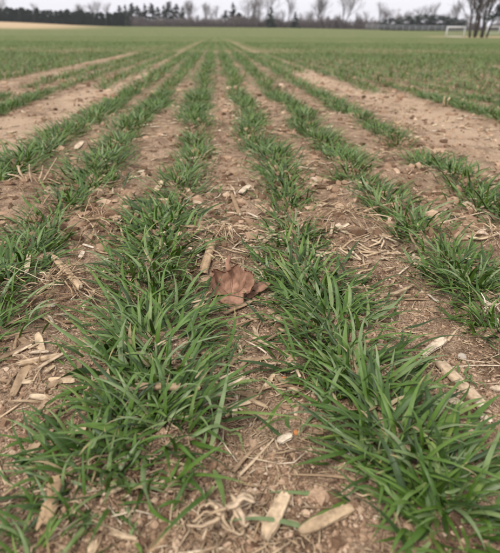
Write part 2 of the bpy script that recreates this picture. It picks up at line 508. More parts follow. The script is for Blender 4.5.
# ------------------------------------------------------------------ wheat blades
def blade(L, Wd, th0, bend, twist, side, nseg, across=3, pw=1.6, kink=None, rs=None):
    t = np.linspace(0, 1, nseg + 1)
    th = th0 + bend * t ** pw
    if kink is not None:
        th = th + kink[1] * sstep(kink[0] - 0.05, kink[0] + 0.05, t)
    az = side * t
    ds = L / nseg
    dx = np.sin(th) * np.cos(az) * ds; dy = np.sin(th) * np.sin(az) * ds; dz = np.cos(th) * ds
    P = np.stack([np.concatenate([[0], np.cumsum(dx[:-1])]), np.concatenate([[0], np.cumsum(dy[:-1])]), np.concatenate([[0], np.cumsum(dz[:-1])])], -1)
    low = P[:, 2] < 0.003
    P[low, 2] = 0.003 + 0.1 * np.maximum(P[low, 2] - 0.003, -0.01)
    T = np.gradient(P, axis=0); T /= np.linalg.norm(T, axis=1)[:, None]
    wprof = np.minimum(0.45 + 2.6 * t, 1.0) * np.clip(1 - t ** 2.6, 0.02, 1) * (1 - 0.18 * t)
    wprof[-1] = 0.03
    V = []; AL = []; AC = []
    for i in range(nseg + 1):
        a0 = np.array([-math.sin(az[i]), math.cos(az[i]), 0.0])
        n0 = np.cross(T[i], a0); n0 /= np.linalg.norm(n0)
        tw = twist * t[i] ** 1.3
        a = a0 * math.cos(tw) + n0 * math.sin(tw)
        n = np.cross(T[i], a)
        w = 0.5 * Wd * wprof[i]
        if across == 3:
            V += [P[i] - a * w, P[i] + n * (0.32 * w), P[i] + a * w]; AC += [-1, 0, 1]; AL += [t[i]] * 3
        else:
            V += [P[i] - a * w, P[i] + a * w]; AC += [-1, 1]; AL += [t[i]] * 2
    k = across; q = []
    for i in range(nseg):
        for j in range(k - 1):
            q.append((i * k + j, i * k + j + 1, (i + 1) * k + j + 1, (i + 1) * k + j))
    return np.array(V), np.array(q), np.array(AL), np.array(AC)

def blade_params(kind=None):
    u = rng.random()
    L = float(np.clip(rng.normal(0.043, 0.012), 0.022, 0.080))
    Wd = float(np.clip(rng.normal(0.0040, 0.0009), 0.0024, 0.0060))
    p = dict(L=L, Wd=Wd, twist=rng.normal(0, 0.7), side=rng.normal(0, 0.45), pw=rng.uniform(1.0, 2.4), kink=None)
    if kind == 'up':
        p.update(th0=rng.uniform(0.15, 0.65), bend=rng.uniform(0.5, 1.6))
    elif kind == 'arch':
        p.update(th0=rng.uniform(0.55, 1.1), bend=rng.uniform(0.5, 1.3))
    else:
        p.update(th0=rng.uniform(0.9, 1.35), bend=rng.uniform(0.1, 0.6), twist=rng.normal(0, 0.4), L=L * rng.uniform(.9, 1.12))
    if rng.random() < 0.14:
        p['kink'] = (rng.uniform(0.35, 0.75), rng.uniform(0.5, 1.3))
    return p

KINDS = {'up': 22, 'arch': 34, 'low': 22}
LIB = {}
for kd, n in KINDS.items():
    LIB[kd] = []
    for i in range(n):
        p = blade_params(kd)
        hi_ = blade(nseg=11, **p)
        md_ = blade(nseg=5, **p)
        lo_ = blade(nseg=2, across=2, **p)
        LIB[kd].append({'hi': hi_, 'md': md_, 'lo': lo_, 'me': make_mesh('leaf', hi_[0], hi_[1], {'along': hi_[2], 'across': hi_[3]})})

def rotz(a):
    c, s = math.cos(a), math.sin(a)
    return np.array([[c, -s, 0], [s, c, 0], [0, 0, 1]])

def tuft_blades(n, rx=0.022, ry=0.025, spread=1.0):
    """blade placements of one tuft: base offset, azimuth, scale, kind, variant, dead"""
    out = []
    for i in range(n):
        bx = rng.normal(0, rx); by = rng.normal(0, ry)
        d = math.hypot(bx / rx, by / ry)
        az = math.atan2(by * 0.4, bx) + rng.normal(0, 0.8) if d > 0.5 else rng.uniform(0, 2 * math.pi)
        u = rng.random()
        pu, pa = (0.20, 0.46) if d < 1.0 else (0.06, 0.46)
        kd = 'up' if u < pu else ('arch' if u < pu + pa else 'low')
        dead = rng.random() < (0.055 if kd == 'low' else 0.018)
        out.append((bx, by, az, rng.uniform(0.72, 1.15) * (.75 if dead else 1), kd, int(rng.integers(len(LIB[kd]))), dead))
    return out

def bake_tuft(acc, blades, lod, loc, rz, sc, wmul=1.0, dead_acc=None):
    Rz = rotz(rz)
    for bx, by, az, s, kd, v, dead in blades:
        V, q, al, ac = LIB[kd][v][lod]
        V2 = (V @ rotz(az).T) * s
        V2 = (V2 + np.array([bx, by, 0])) @ Rz.T * sc + np.asarray(loc)
        tgt = dead_acc if (dead and dead_acc is not None) else acc
        tgt.add(V2, q, along=al, across=ac, rnd=rng.random())

# --- rows read off the photo
ROWS = {
    'A': (g2(160, 280)[0], 'the row just left of the middle strip'),
    'B': (g2(312, 275)[0], 'the row just right of the middle strip'),
    'C': (g2(405, 220)[0], 'the second row right of the middle strip'),
    'D': (g2(432, 164)[0], 'the row bordering the right wheel track'),
    'E': (g2(104, 165)[0], 'the second row left of the middle strip'),
    'G': (g2(62, 140)[0], 'the row bordering the left wheel track'),
}
GAPS = [(234, 290, 34), (436, 246, 16), (238, 190, 12), (478, 318, 24), (470, 365, 40), (502, 350, 34), (530, 390, 70), (60, 300, 34), (15, 300, 30),
        (345, 228, 30), (10, 360, 30), (30, 185, 14), (490, 240, 14), (90, 228, 22), (232, 240, 22), (225, 510, 70), (100, 280, 18)]
GAPS = [(*g2(a, b), r / ppm(a, b)) for a, b, r in GAPS]

def in_gap(x, y):
    return any((x - a) ** 2 + (y - b) ** 2 < r * r for a, b, r in GAPS)

tufts = []      # x, y, scale, row, nblades
for k, (rx_, _) in ROWS.items():
    y = {'A': g2(110, 485)[1], 'B': g2(440, 575)[1]}.get(k, 0.10)
    while y < 9.0:
        sp = 0.050 + 0.018 * rng.random()
        y += sp
        x = rx_ + 0.018 * (vnoise(y * 3.0, rx_ * 10, 21) - 0.5) * 2 + rng.normal(0, 0.008)
        if k == 'B' and y < 0.42: x += 0.014 * (0.42 - y) / 0.15
        if in_gap(x, y): continue
        dn = vnoise(y * 5.0, rx_ * 31.0, 22)
        if dn < 0.06 and y > 0.7: continue
        s = (0.80 + 0.42 * dn + rng.normal(0, 0.05)) * (0.94 if y < 0.60 else 1.0)
        tufts.append([x, y, s, k, int(112 + 36 * dn)])
for px, py, s, nb in ((318, 292, 1.22, 150), (348, 375, 1.15, 125), (40, 562, 0.7, 26), (8, 564, 0.75, 30), (432, 166, 1.15, 110), (466, 280, 1.12, 140), (440, 500, 1.15, 105), (388, 445, 0.95, 84), (496, 330, 0.7, 34), (3, 332, 0.9, 50), (108, 478, 1.0, 80), (128, 438, 1.1, 105), (78, 462, .85, 70), (82, 512, .8, 26), (60, 535, .7, 16)):
    x, y = g2(px, py)
    tufts.append([x, y, s * 0.93, min(ROWS, key=lambda k: abs(ROWS[k][0] - x)), nb])

# the rows beyond the wheel tracks
far_rows = [x for x in np.arange(-60, 90, 0.19)]
def far_row_ok(x):
    return not (-0.76 < x < 0.0 or 0.0 <= x < 1.0 or abs(x + 1.27) < 0.08)
base_l = -0.86; base_r = 1.06
rows_far = [base_l - 0.19 * i for i in range(0, 260) if abs(base_l - 0.19 * i + 1.24) > 0.05] + [base_r + 0.19 * i for i in range(0, 330)]
rows_far += [0.88, 0.69, -0.66]
mid_t = []      # (x, y, s, nbl)  nearer than 9 m
lim = lambda y: (-0.46 * y - 0.9, 0.62 * y + 0.9)
for X in rows_far:
    y = 0.3
    right = X > 0
    while y < 9.0:
        y += 0.052 + 0.02 * rng.random()
        lo_, hi_ = lim(y)
        if not (lo_ < X < hi_): continue
        if y < {0.88: 2.9, 0.69: 4.5, -0.66: 3.1}.get(X, 0): continue
        pn = vnoise(X * 2.1 + 40, y * 1.3, 31) * 0.65 + vnoise(X * 6 + 9, y * 5, 32) * 0.35
        if pn < ((0.38 if right and X < 2.4 else 0.27) if y < 3 else 0.20): continue
        mid_t.append([X + rng.normal(0, 0.012), y, 0.86 + 0.35 * pn, 'F', 24])
# choose the ~290 tufts that show largest in the photo as things; everything else is one mass
def vis(t):
    p = project(t[0], t[1], 0.03)
    if p is None: return None
    u, v, zc = p
    m = 0.05 * F / zc
    if u < -m or u > 500 + m or v < -5 or v > 553 + m * 1.2: return None
    return zc
for t in tufts + mid_t:
    t.append(vis(t))
cand = sorted([t for t in tufts + mid_t if t[5] is not None], key=lambda t: t[5])
chosen = cand[:285]
chosen_ids = {id(t) for t in chosen}

ORD = ['first', 'second', 'third', 'fourth', 'fifth', 'sixth', 'seventh', 'eighth', 'ninth', 'tenth', 'eleventh', 'twelfth', 'thirteenth', 'fourteenth', 'fifteenth', 'sixteenth', 'seventeenth', 'eighteenth', 'nineteenth', 'twentieth']
TMESH = []
for i in range(16):
    a = Acc(); d_ = Acc()
    bl = tuft_blades(88)
    bake_tuft(a, bl, 'md', (0, 0, 0), 0, 1.0, dead_acc=d_)
    TMESH.append((a.mesh('foliage'), d_.mesh('dead_leaves') if d_.n else None))

LANDMARKS = {  # tufts singled out by what lies beside them
    (318, 292): 'big dense wheat tuft right of the curled brown leaf',
    (348, 375): 'sprawling wheat tuft below the big dense tuft, left of the pale chips',
    (432, 166): 'bushy wheat tuft on the edge of the wide right wheel track',
    (466, 280): 'wide wheat tuft at the right edge above the lone reddish chip',
    (440, 500): 'large blurred wheat tuft in the bottom right corner',
    (388, 445): 'loose wheat tuft left of the long thick stalk',
    (40, 562): 'blurred wheat tuft cut off by the bottom left edge',
    (8, 564): 'blurred wheat tuft in the very bottom left corner',
    (108, 478): 'lowest sprawling wheat tuft of the left middle row near the bottom',
    (128, 438): 'dense wheat tuft just below the crosswise brown stalk',
    (82, 512): 'blurred wheat tuft beside the greyish stalk at bottom left',
    (60, 535): 'small blurred wheat tuft in front of the greyish bottom stalk',
    (78, 462): 'loose wheat tuft on the left flank of the left middle row',
    (3, 332): 'wheat tuft cut off by the left edge below the straw heap',
    (496, 330): 'small sparse wheat tuft at the right edge by the frayed stump',
}
lm_xy = {g2(*k): v for k, v in LANDMARKS.items()}
count = {}
for t in chosen:
    x, y, s, k, nb, zc = t
    lab = None
    for (lx, ly), v in lm_xy.items():
        if abs(lx - x) < 1e-6 and abs(ly - y) < 1e-6: lab = v
    grp = 'wheat tufts in the drilled rows'
    if lab is None:
        if k == 'F':
            side = 'right' if x > 0 else 'left'
            lab = 'small blurred wheat tuft in the rows beyond the %s wheel track' % side
            grp = 'wheat tufts beyond the %s wheel track' % side
        else:
            c = count.get(k, 0); count[k] = c + 1
            if c < 18:
                lab = '%s wheat tuft from the front in %s' % (ORD[c], ROWS[k][1])
            else:
                lab = 'small wheat tuft far back in %s' % ROWS[k][1]
                grp = 'far wheat tufts of %s' % ROWS[k][1]
    z = float(gz(x, y)) - 0.003
    e = tag(empty('wheat_tuft', (x, y, z), (0, 0, rng.uniform(-0.25, 0.25) + (math.pi if rng.random() < .5 else 0)), s), lab, 'wheat', grp)
    if zc < 0.86:
        for bx, by, az, bs, kd, v, dead in tuft_blades(nb):
            link('dead_leaf' if dead else 'leaf', LIB[kd][v]['me'], M_DEAD if dead else M_LEAF, e, (bx, by, 0), (rng.normal(0, .08), rng.normal(0, .08), az), bs)
    else:
        fm, dm = TMESH[int(rng.integers(len(TMESH)))]
        link('foliage', fm, M_LEAF, e)
        if dm: link('dead_foliage', dm, M_DEAD, e)

# the mass of the other tufts: nearer ones blade by blade, farther ones coarser
live = Acc(); deadm = Acc()
for t in tufts + mid_t:
    if id(t) in chosen_ids: continue
    x, y, s, k, nb, zc = t
    if zc is None and (y > 2.5 or y < 0.12): 
        if y < 0.12: continue
    near = y < 3.5
    bake_tuft(live, tuft_blades((40 if near else 24) if k == 'F' else (44 if near else 30)), 'md' if y < 2.0 else 'lo', (x, y, float(gz(x, y)) - 0.003), rng.uniform(-.3, .3), s * (1 if near else 1.3), dead_acc=deadm)

def far_mass(y0, y1, dy, nbl, scale, row_step, thr):
    """vectorised coarse tufts for the far field"""
    xs = [base_l - 0.19 * i for i in range(0, 260)] + [base_r + 0.19 * i for i in range(0, 330)] + [v[0] for v in ROWS.values()]
    xs = np.array(sorted(xs))[::row_step]
    ys = np.arange(y0, y1, dy)
    X, Y = np.meshgrid(xs, ys)
    X = X + rng.normal(0, 0.012 * row_step, X.shape); Y = Y + rng.uniform(-.5, .5, Y.shape) * dy
    lo_, hi_ = lim(Y)
    pn = vnoise(X * 1.3 + 40, Y * 0.5, 31) * 0.6 + vnoise(X * 4 + 9, Y * 2, 32) * 0.4
    m = (X > lo_) & (X < hi_) & (pn > thr) & (track(X, Y) < 0.4)
    X = X[m]; Y = Y[m]
    n = len(X)
    Z = gz(X, Y)
    for b in range(nbl):
        kd = ('up', 'arch', 'low')[rng.choice(3, p=[.3, .5, .2])]
        V, q, al, ac = LIB[kd][int(rng.integers(len(LIB[kd])))]['lo']
        az = rng.uniform(0, 2 * np.pi, n); s = rng.uniform(.8, 1.2, n) * scale
        c, sn = np.cos(az), np.sin(az)
        ox = rng.normal(0, 0.02 * scale, n); oy = rng.normal(0, dy * 0.3, n)
        VX = (V[None, :, 0] * c[:, None] - V[None, :, 1] * sn[:, None]) * s[:, None] + (X + ox)[:, None]
        VY = (V[None, :, 0] * sn[:, None] + V[None, :, 1] * c[:, None]) * s[:, None] + (Y + oy)[:, None]
        VZ = V[None, :, 2] * np.minimum(s, 1.25)[:, None] + Z[:, None]
        nv = len(V)
        VV = np.stack([VX, VY, VZ], -1).reshape(-1, 3)
        QQ = (q[None] + (np.arange(n) * nv)[:, None, None]).reshape(-1, 4)
        live.add(VV, QQ, along=np.tile(al, n), across=np.tile(ac, n), rnd=np.repeat(rng.random(n), nv))
far_mass(9, 22, 0.14, 6, 1.6, 1, 0.14)
far_mass(22, 80, 0.7, 4, 2.5, 3, 0.16)
o = link('wheat_crop', live.mesh('wheat_crop'), M_LEAF); o['kind'] = 'stuff'
tag(o, 'green winter wheat rows running back across the whole field', 'wheat')
o = link('withered_wheat_leaves', deadm.mesh('withered_wheat_leaves'), M_DEAD); o['kind'] = 'stuff'
tag(o, 'withered straw-coloured wheat blades among the green rows', 'wheat')

# ------------------------------------------------------------------ soil crumbs and chaff (uncountable)
def ico():
    p = (1 + 5 ** .5) / 2
    V = np.array([(-1, p, 0), (1, p, 0), (-1, -p, 0), (1, -p, 0), (0, -1, p), (0, 1, p), (0, -1, -p), (0, 1, -p), (p, 0, -1), (p, 0, 1), (-p, 0, -1), (-p, 0, 1)], float)
    V /= np.linalg.norm(V[0])
    T = np.array([(0, 11, 5), (0, 5, 1), (0, 1, 7), (0, 7, 10), (0, 10, 11), (1, 5, 9), (5, 11, 4), (11, 10, 2), (10, 7, 6), (7, 1, 8), (3, 9, 4), (3, 4, 2), (3, 2, 6), (3, 6, 8), (3, 8, 9), (4, 9, 5), (2, 4, 11), (6, 2, 10), (8, 6, 7), (9, 8, 1)])
    return V, T
IV, IT = ico()

def field_points(n, ymin, ymax, power=2.0):
    """points spread over the near field, denser towards the camera"""
    u = rng.random(n)
    y = ymin * (ymax / ymin) ** u
    x = rng.uniform(-0.50, 0.66, n) * y + rng.uniform(-.14, .14, n)
    return x, y

def subdiv(V, T):
    mid = {}; nV = list(V); nT = []
    def mp(a, b_):
        kk = (min(a, b_), max(a, b_))
        if kk not in mid:
            mm = (nV[a] + nV[b_]) / 2; nV.append(mm / np.linalg.norm(mm)); mid[kk] = len(nV) - 1
        return mid[kk]
    for a, b_, c in T:
        ab, bc, ca = mp(a, b_), mp(b_, c), mp(c, a)
        nT += [(a, ab, ca), (b_, bc, ab), (c, ca, bc), (ab, bc, ca)]
    return np.array(nV), np.array(nT)
IV1, IT1 = subdiv(IV, IT)
OV = np.array([(1, 0, 0), (-1, 0, 0), (0, 1, 0), (0, -1, 0), (0, 0, 1), (0, 0, -1)], float)
OT = np.array([(0, 2, 4), (2, 1, 4), (1, 3, 4), (3, 0, 4), (2, 0, 5), (1, 2, 5), (3, 1, 5), (0, 3, 5)])

def crumbs():
    acc = Acc()
    for n, r0, r1, ymin, ymax, BV, BT, jit in ((60000, 0.0005, 0.0016, 0.17, 1.0, OV, OT, .8), (14000, 0.0013, 0.0027, 0.17, 1.6, IV, IT, .9), (350, 0.003, 0.0055, 0.17, 1.0, IV1, IT1, .8), (11000, 0.003, 0.011, 0.7, 5.0, IV, IT, .9), (1500, 0.008, 0.02, 2.5, 10, IV, IT, .8)):
        x, y = field_points(n, ymin, ymax)
        cl_ = vnoise(x * 14, y * 14, 41) * .6 + vnoise(x * 45, y * 45, 42) * .4
        keep = (rng.random(n) < sstep(0.32, 0.66, cl_) + 0.10) & (rng.random(n) > 0.45 * track(x, y))
        x = x[keep]; y = y[keep]; n = len(x); k = len(BV)
        r = r0 + (r1 - r0) * rng.random(n) ** 2.2
        z = gz(x, y) + r * 0.1
        J = BV[None] * (1 + jit * (rng.random((n, k, 1)) - 0.5)) * (0.6 + 0.8 * rng.random((n, 1, 3)))
        J = J * r[:, None, None] * np.array([1, 1, 0.75]) + np.stack([x, y, z], -1)[:, None]
        T = (BT[None] + (np.arange(n) * k)[:, None, None]).reshape(-1, 3)
        acc.add(J.reshape(-1, 3), None, T, rnd=np.repeat(np.clip(rng.normal(0.52 if r1 < .004 else 0.40, 0.24, n), 0, 1), k))
    return acc
o = link('soil_crumbs', crumbs().mesh('soil_crumbs', False), M_CRUMB); o['kind'] = 'stuff'
tag(o, 'loose brown soil crumbs and clods covering the ground', 'soil')

def chaff():
    acc = Acc()
    for n, l0, l1, w, ymin, ymax in ((9000, 0.003, 0.012, 0.0005, 0.17, 1.6), (1900, 0.010, 0.034, 0.0007, 0.18, 3.0), (3200, 0.014, 0.045, 0.0019, 0.6, 3.2), (3600, 0.015, 0.05, 0.004, 1.5, 14)):
        x, y = field_points(n, ymin, ymax)
        cl_ = vnoise(x * 9 + 5, y * 9, 43)
        keep = (rng.random(n) < sstep(0.25, 0.7, cl_) + 0.1)
        if ymin < 1: keep &= rng.random(n) > 0.5 * track(x, y)
        x = x[keep]; y = y[keep]; n = len(x)
        L = l0 + (l1 - l0) * rng.random(n) ** 1.8
        az = rng.uniform(0, 2 * np.pi, n); el = rng.normal(0.05, 0.18, n)
        d = np.stack([np.cos(az) * np.cos(el), np.sin(az) * np.cos(el), np.sin(el)], -1)
        s = np.stack([-np.sin(az), np.cos(az), 0 * az], -1)
        C = np.stack([x, y, gz(x, y) + 0.0012 + np.abs(np.sin(el)) * L * 0.3], -1)
        ww = (w * (0.6 + 0.8 * rng.random(n)))[:, None]
        bow = (rng.normal(0, 0.10, n) * L)[:, None]
        P0 = C - d * L[:, None] * .5; P1 = C + d * L[:, None] * .5; PM = C + s * bow
        u3 = np.array([0, 0, 1.0])
        ring = lambda P, k: np.stack([P - s * ww * k, P + s * ww * k, P + u3 * ww * k * 0.8], 1)
        V = np.concatenate([ring(P0, .7), ring(PM, 1.0), ring(P1, .6)], 1)   # n,9,3
        q = np.array([(0, 1, 4, 3), (1, 2, 5, 4), (2, 0, 3, 5), (3, 4, 7, 6), (4, 5, 8, 7), (5, 3, 6, 8)])
        T = np.array([(0, 2, 1), (6, 7, 8)])
        off = (np.arange(n) * 9)[:, None, None]
        acc.add(V.reshape(-1, 3), (q[None] + off).reshape(-1, 4), (T[None] + off).reshape(-1, 3), rnd=np.repeat(rng.random(n), 9))
    return acc
o = link('straw_chaff', chaff().mesh('straw_chaff'), M_STRAW); o['kind'] = 'stuff'
tag(o, 'fine pale straw chaff littering the soil', 'straw')

# ------------------------------------------------------------------ corn residue, piece by piece
def ground_path(pts, lift, n=14, arch=0.0):
    """photo pixels -> a path lying on the soil"""
    P2 = np.array([g2(*p) for p in pts])
    Q = bez(np.column_stack([P2, np.zeros(len(P2))]), n)
    z = gz(Q[:, 0], Q[:, 1])
    # a stiff piece spans the hollows: straight chord plus the bumps it must clear
    t = np.linspace(0, 1, n)
    chord = z[0] * (1 - t) + z[-1] * t
    up_ = np.max(np.maximum(z - chord, 0)) * 0.7
    Q[:, 2] = chord + up_ + lift + arch * np.sin(np.pi * t)
    return Q

def local(me_or_V, origin):
    return np.asarray(me_or_V) - np.asarray(origin)

def stalk(px0, py0, px1, py1, wpx, label, name='corn_stalk', mat=None, flat=0.75, lift=0.0, group=None, cat='stalk'):
    w = wpx / ppm((px0 + px1) / 2, (py0 + py1) / 2)
    r = w / 2
    Q = ground_path([(px0, py0), (px1, py1)], r * flat * 0.8 + lift, 16)
    org = Q[len(Q) // 2].copy(); org[2] -= r * flat
    e = tag(empty(name, org), label, cat, group)
    rad = r * (1 + 0.02 * np.sin(np.linspace(0, 6, 16) + rng.uniform(0, 6)))
    kn = rng.integers(4, 12); rad[kn] *= 1.12
    V, q, T = tube(local(Q, org), rad, 14, flat, cap=False, noise=0.02, prof=1 + 0.30 * (rng.random(14) - .5))
    # ragged broken ends
    ax = Q[-1] - Q[0]; ax /= np.linalg.norm(ax)
    V[:14] += ax * rng.uniform(-1.4, .8, (14, 1)) * r
    V[-14:] += ax * rng.uniform(-.8, 1.4, (14, 1)) * r
    rind = link('rind', make_mesh('rind', V, q, {'fib': np.tile(rng.uniform(.1, 1, 14), 16)}), mat or M_STALK, e)
    for end, ins in ((0, 1), (-1, -2)):  # broken ends show the pith
        a = local(Q, org)[end]; b_ = local(Q, org)[ins]
        d = (a - b_); d /= np.linalg.norm(d)
        V2, q2, T2 = tube(np.array([b_, a - d * r * 0.15, a + d * r * 0.2]), [r * 0.92, r * 0.86, r * 0.5], 10, flat, True, 0.25)
        link('pith', make_mesh('pith', V2, [q2, T2]), M_PITH, rind)
    return e

def straw(pts, wpx, label, name='straw', mat=None, lift=0.0, arch=0.0, taper=0.5, flat=0.6, group=None, cat='straw', n=16):
    cx, cy = pts[len(pts) // 2]
    r = wpx / ppm(cx, cy) / 2
    Q = ground_path(pts, r * flat + 0.0004 + lift, n, arch)
    org = Q[n // 2].copy()
    t = np.linspace(0, 1, n)
    V, q, T = tube(local(Q, org), r * (1 - (1 - taper) * t) * (1 + rng.normal(0, .06, n)), 7, flat, True, 0.15)
    o = link(name, make_mesh(name, V, [q, T]), mat or M_STRAW, None, org)
    return tag(o, label, cat, group)

def chip_mesh(L, Wd, Th, curl=0.25):
    """a splintered plate of rind: bevelled, bowed across, ragged ends"""
    nu, nv = 9, 6
    V = []
    for sgn in (1, -1):
        for i in range(nu):
            u = i / (nu - 1) - 0.5
            for j in range(nv):
                v = j / (nv - 1) - 0.5
                wv = Wd * (1 - 0.35 * abs(2 * u) ** 2.5) * (1 + 0.08 * math.sin(9 * u + L * 900))
                endj = 0.16 * Wd * (_hash(np.array([j + nv * i * (abs(u) > .49)]), np.array([int(L * 1e5)]), 3)[0] - 0.5) * (2 if abs(u) > .49 else .3)
                edge = 0.35 if (abs(u) > .49 or abs(v) > .49) else 1.0
                V.append((u * L + endj, v * wv, curl * Wd * (0.25 - v * v) + sgn * Th * 0.5 * edge + 0.06 * L * (0.25 - u * u) + 0.05 * Th * math.sin(40 * v)))
    V = np.array(V); V += rng.normal(0, Th * 0.05, V.shape)
    q = []; off = nu * nv
    for i in range(nu - 1):
        for j in range(nv - 1):
            a = i * nv + j
            q.append((a, a + nv, a + nv + 1, a + 1)); q.append((off + a, off + a + 1, off + a + nv + 1, off + a + nv))
    for i in range(nu - 1):
        for j in (0, nv - 1):
            a = i * nv + j; b_ = a + nv
            q.append((a, off + a, off + b_, b_) if j else (a, b_, off + b_, off + a))
    for j in range(nv - 1):
        for i in (0, nu - 1):
            a = i * nv + j; b_ = a + 1
            q.append((a, b_, off + b_, off + a) if i else (a, off + a, off + b_, b_))
    return make_mesh('chip', V, np.array(q))

def chip(px0, py0, px1, py1, wpx, label, mat=None, tilt=0.0, th=0.0022, name='stalk_chip', lift=0.001, group=None, roll=0.0, cat='chip'):
    x0, y0 = g2(px0, py0); x1, y1 = g2(px1, py1)
    L = math.hypot(x1 - x0, y1 - y0); w = wpx / ppm((px0 + px1) / 2, (py0 + py1) / 2)
    cx, cy = (x0 + x1) / 2, (y0 + y1) / 2
    z0, z1, zc = float(gz(x0, y0)), float(gz(x1, y1)), float(gz(cx, cy))
    pitch_ = -math.atan2(z1 - z0, max(L, 1e-4))
    o = link(name, chip_mesh(L, w, th), mat or M_CHIP, None, (cx, cy, max((z0 + z1) / 2, zc) + th * 0.5 + lift + abs(math.sin(tilt)) * L * .4),
             (roll, np.clip(pitch_, -.6, .6) - tilt, math.atan2(y1 - y0, x1 - x0)))
    return tag(o, label, cat, group)

stalk(440, 368, 481, 414, 13, 'long thick tan stalk lying diagonally on bare soil at right', flat=0.5)
stalk(139, 405, 200, 399, 8, 'brown round stalk lying crosswise inside the left middle wheat row', lift=0.010, flat=0.9)
stalk(48, 532, 60, 494, 15, 'greyish broken stalk leaning in the wheat at bottom left', mat=M_ROOT, flat=0.6, lift=0.003)
chip(264, 541, 286, 503, 15, 'short pale stalk piece lying at the bottom centre', mat=M_STALK, th=0.005, tilt=.06)
stalk(56, 268, 82, 296, 7, 'straight tan stalk lying diagonally above the straw heap at left', flat=0.8, lift=0.004)
stalk(22, 378, 62, 366, 6.5, 'pale stalk with knobbed end lying left of the middle wheat row', flat=0.8)
chip(300, 533, 352, 512, 13, 'blurred broken stalk lying near the bottom, right of centre', mat=M_STALK, th=0.004)
stalk(232, 196, 240, 222, 4.5, 'thin brown stalk pointing down the middle strip above the root mat', flat=0.8, mat=M_ROOT)
stalk(203, 272, 212, 248, 8, 'brown stalk strip beside the wheat, above left of the curled leaf', mat=M_ROOT, flat=0.4, lift=0.003)
stalk(150, 556, 168, 536, 10, 'dark brown stalk cut by the bottom edge below the left row', mat=M_ROOT, flat=0.6)
stalk(60, 318, 108, 314, 4, 'thin stalk half buried in the soil below the straw heap', mat=M_ROOT)
stalk(85, 229, 122, 226, 5, 'grey-brown stalk lying level between the two left wheat rows')
chip(421, 358, 444, 343, 9, 'pale oval wood chip alone on the sandy soil at right', th=0.005)
chip(436, 399, 467, 416, 10, 'pale curved rind sliver just left of the long thick stalk', tilt=0.05)
chip(240, 192, 249, 184, 7, 'bright white chip in the middle strip at the edge of wheat')
chip(277, 447, 291, 443, 8, 'small square pale chip below the flattened straw bundle', th=0.004)
chip(239, 384, 250, 381, 6, 'small pale chip on soil at end of the long blades')
chip(27, 280, 32, 266, 5, 'pale chip standing on edge above the straw heap', tilt=0.4, lift=0.004)
chip(22, 279, 26, 273, 5, 'tiny pale chip next to the standing chip at left')
chip(458, 302, 476, 307, 5, 'lone reddish tan chip below the right edge tuft', mat=M_STALK)
chip(76, 152, 83, 146, 6, 'white chip between the two far left wheat rows')
chip(139, 174, 144, 169, 5, 'round pale chip in the strip left of the left middle row')
chip(478, 419, 492, 424, 8, 'small crumpled pale chip at foot of the long thick stalk')
chip(62, 444, 88, 436, 9, 'ragged pale rind scrap on the soil left of the left row', mat=M_STRAW)
chip(20, 468, 40, 452, 10, 'pale blurred flake on the soil at the left edge', mat=M_STRAW)
chip(155, 192, 163, 186, 6, 'tan flake tucked in the left middle wheat row', mat=M_STRAW)
chip(158, 197, 169, 203, 8, 'dry tan husk in a gap of the left middle row', mat=M_STRAW, tilt=.2)
chip(490, 396, 502, 392, 8, 'pale chip cut by the right edge beside the thick stalk', mat=M_CHIP)
chip(268, 307, 283, 318, 6, 'tan splinter at the left foot of the big dense tuft', mat=M_STALK)
chip(248, 398, 268, 404, 5, 'flat tan splinter in the strip right of the long blades', mat=M_STRAW)
chip(95, 548, 92, 560, 9, 'pale splinter standing out of the soil at bottom edge', mat=M_STALK)
chip(108, 508, 122, 500, 5, 'thin tan splinter under the left row near the bottom', mat=M_STRAW)
chip(112, 541, 138, 546, 6, 'flat tan splinter lying at the bottom left of centre', mat=M_STRAW)
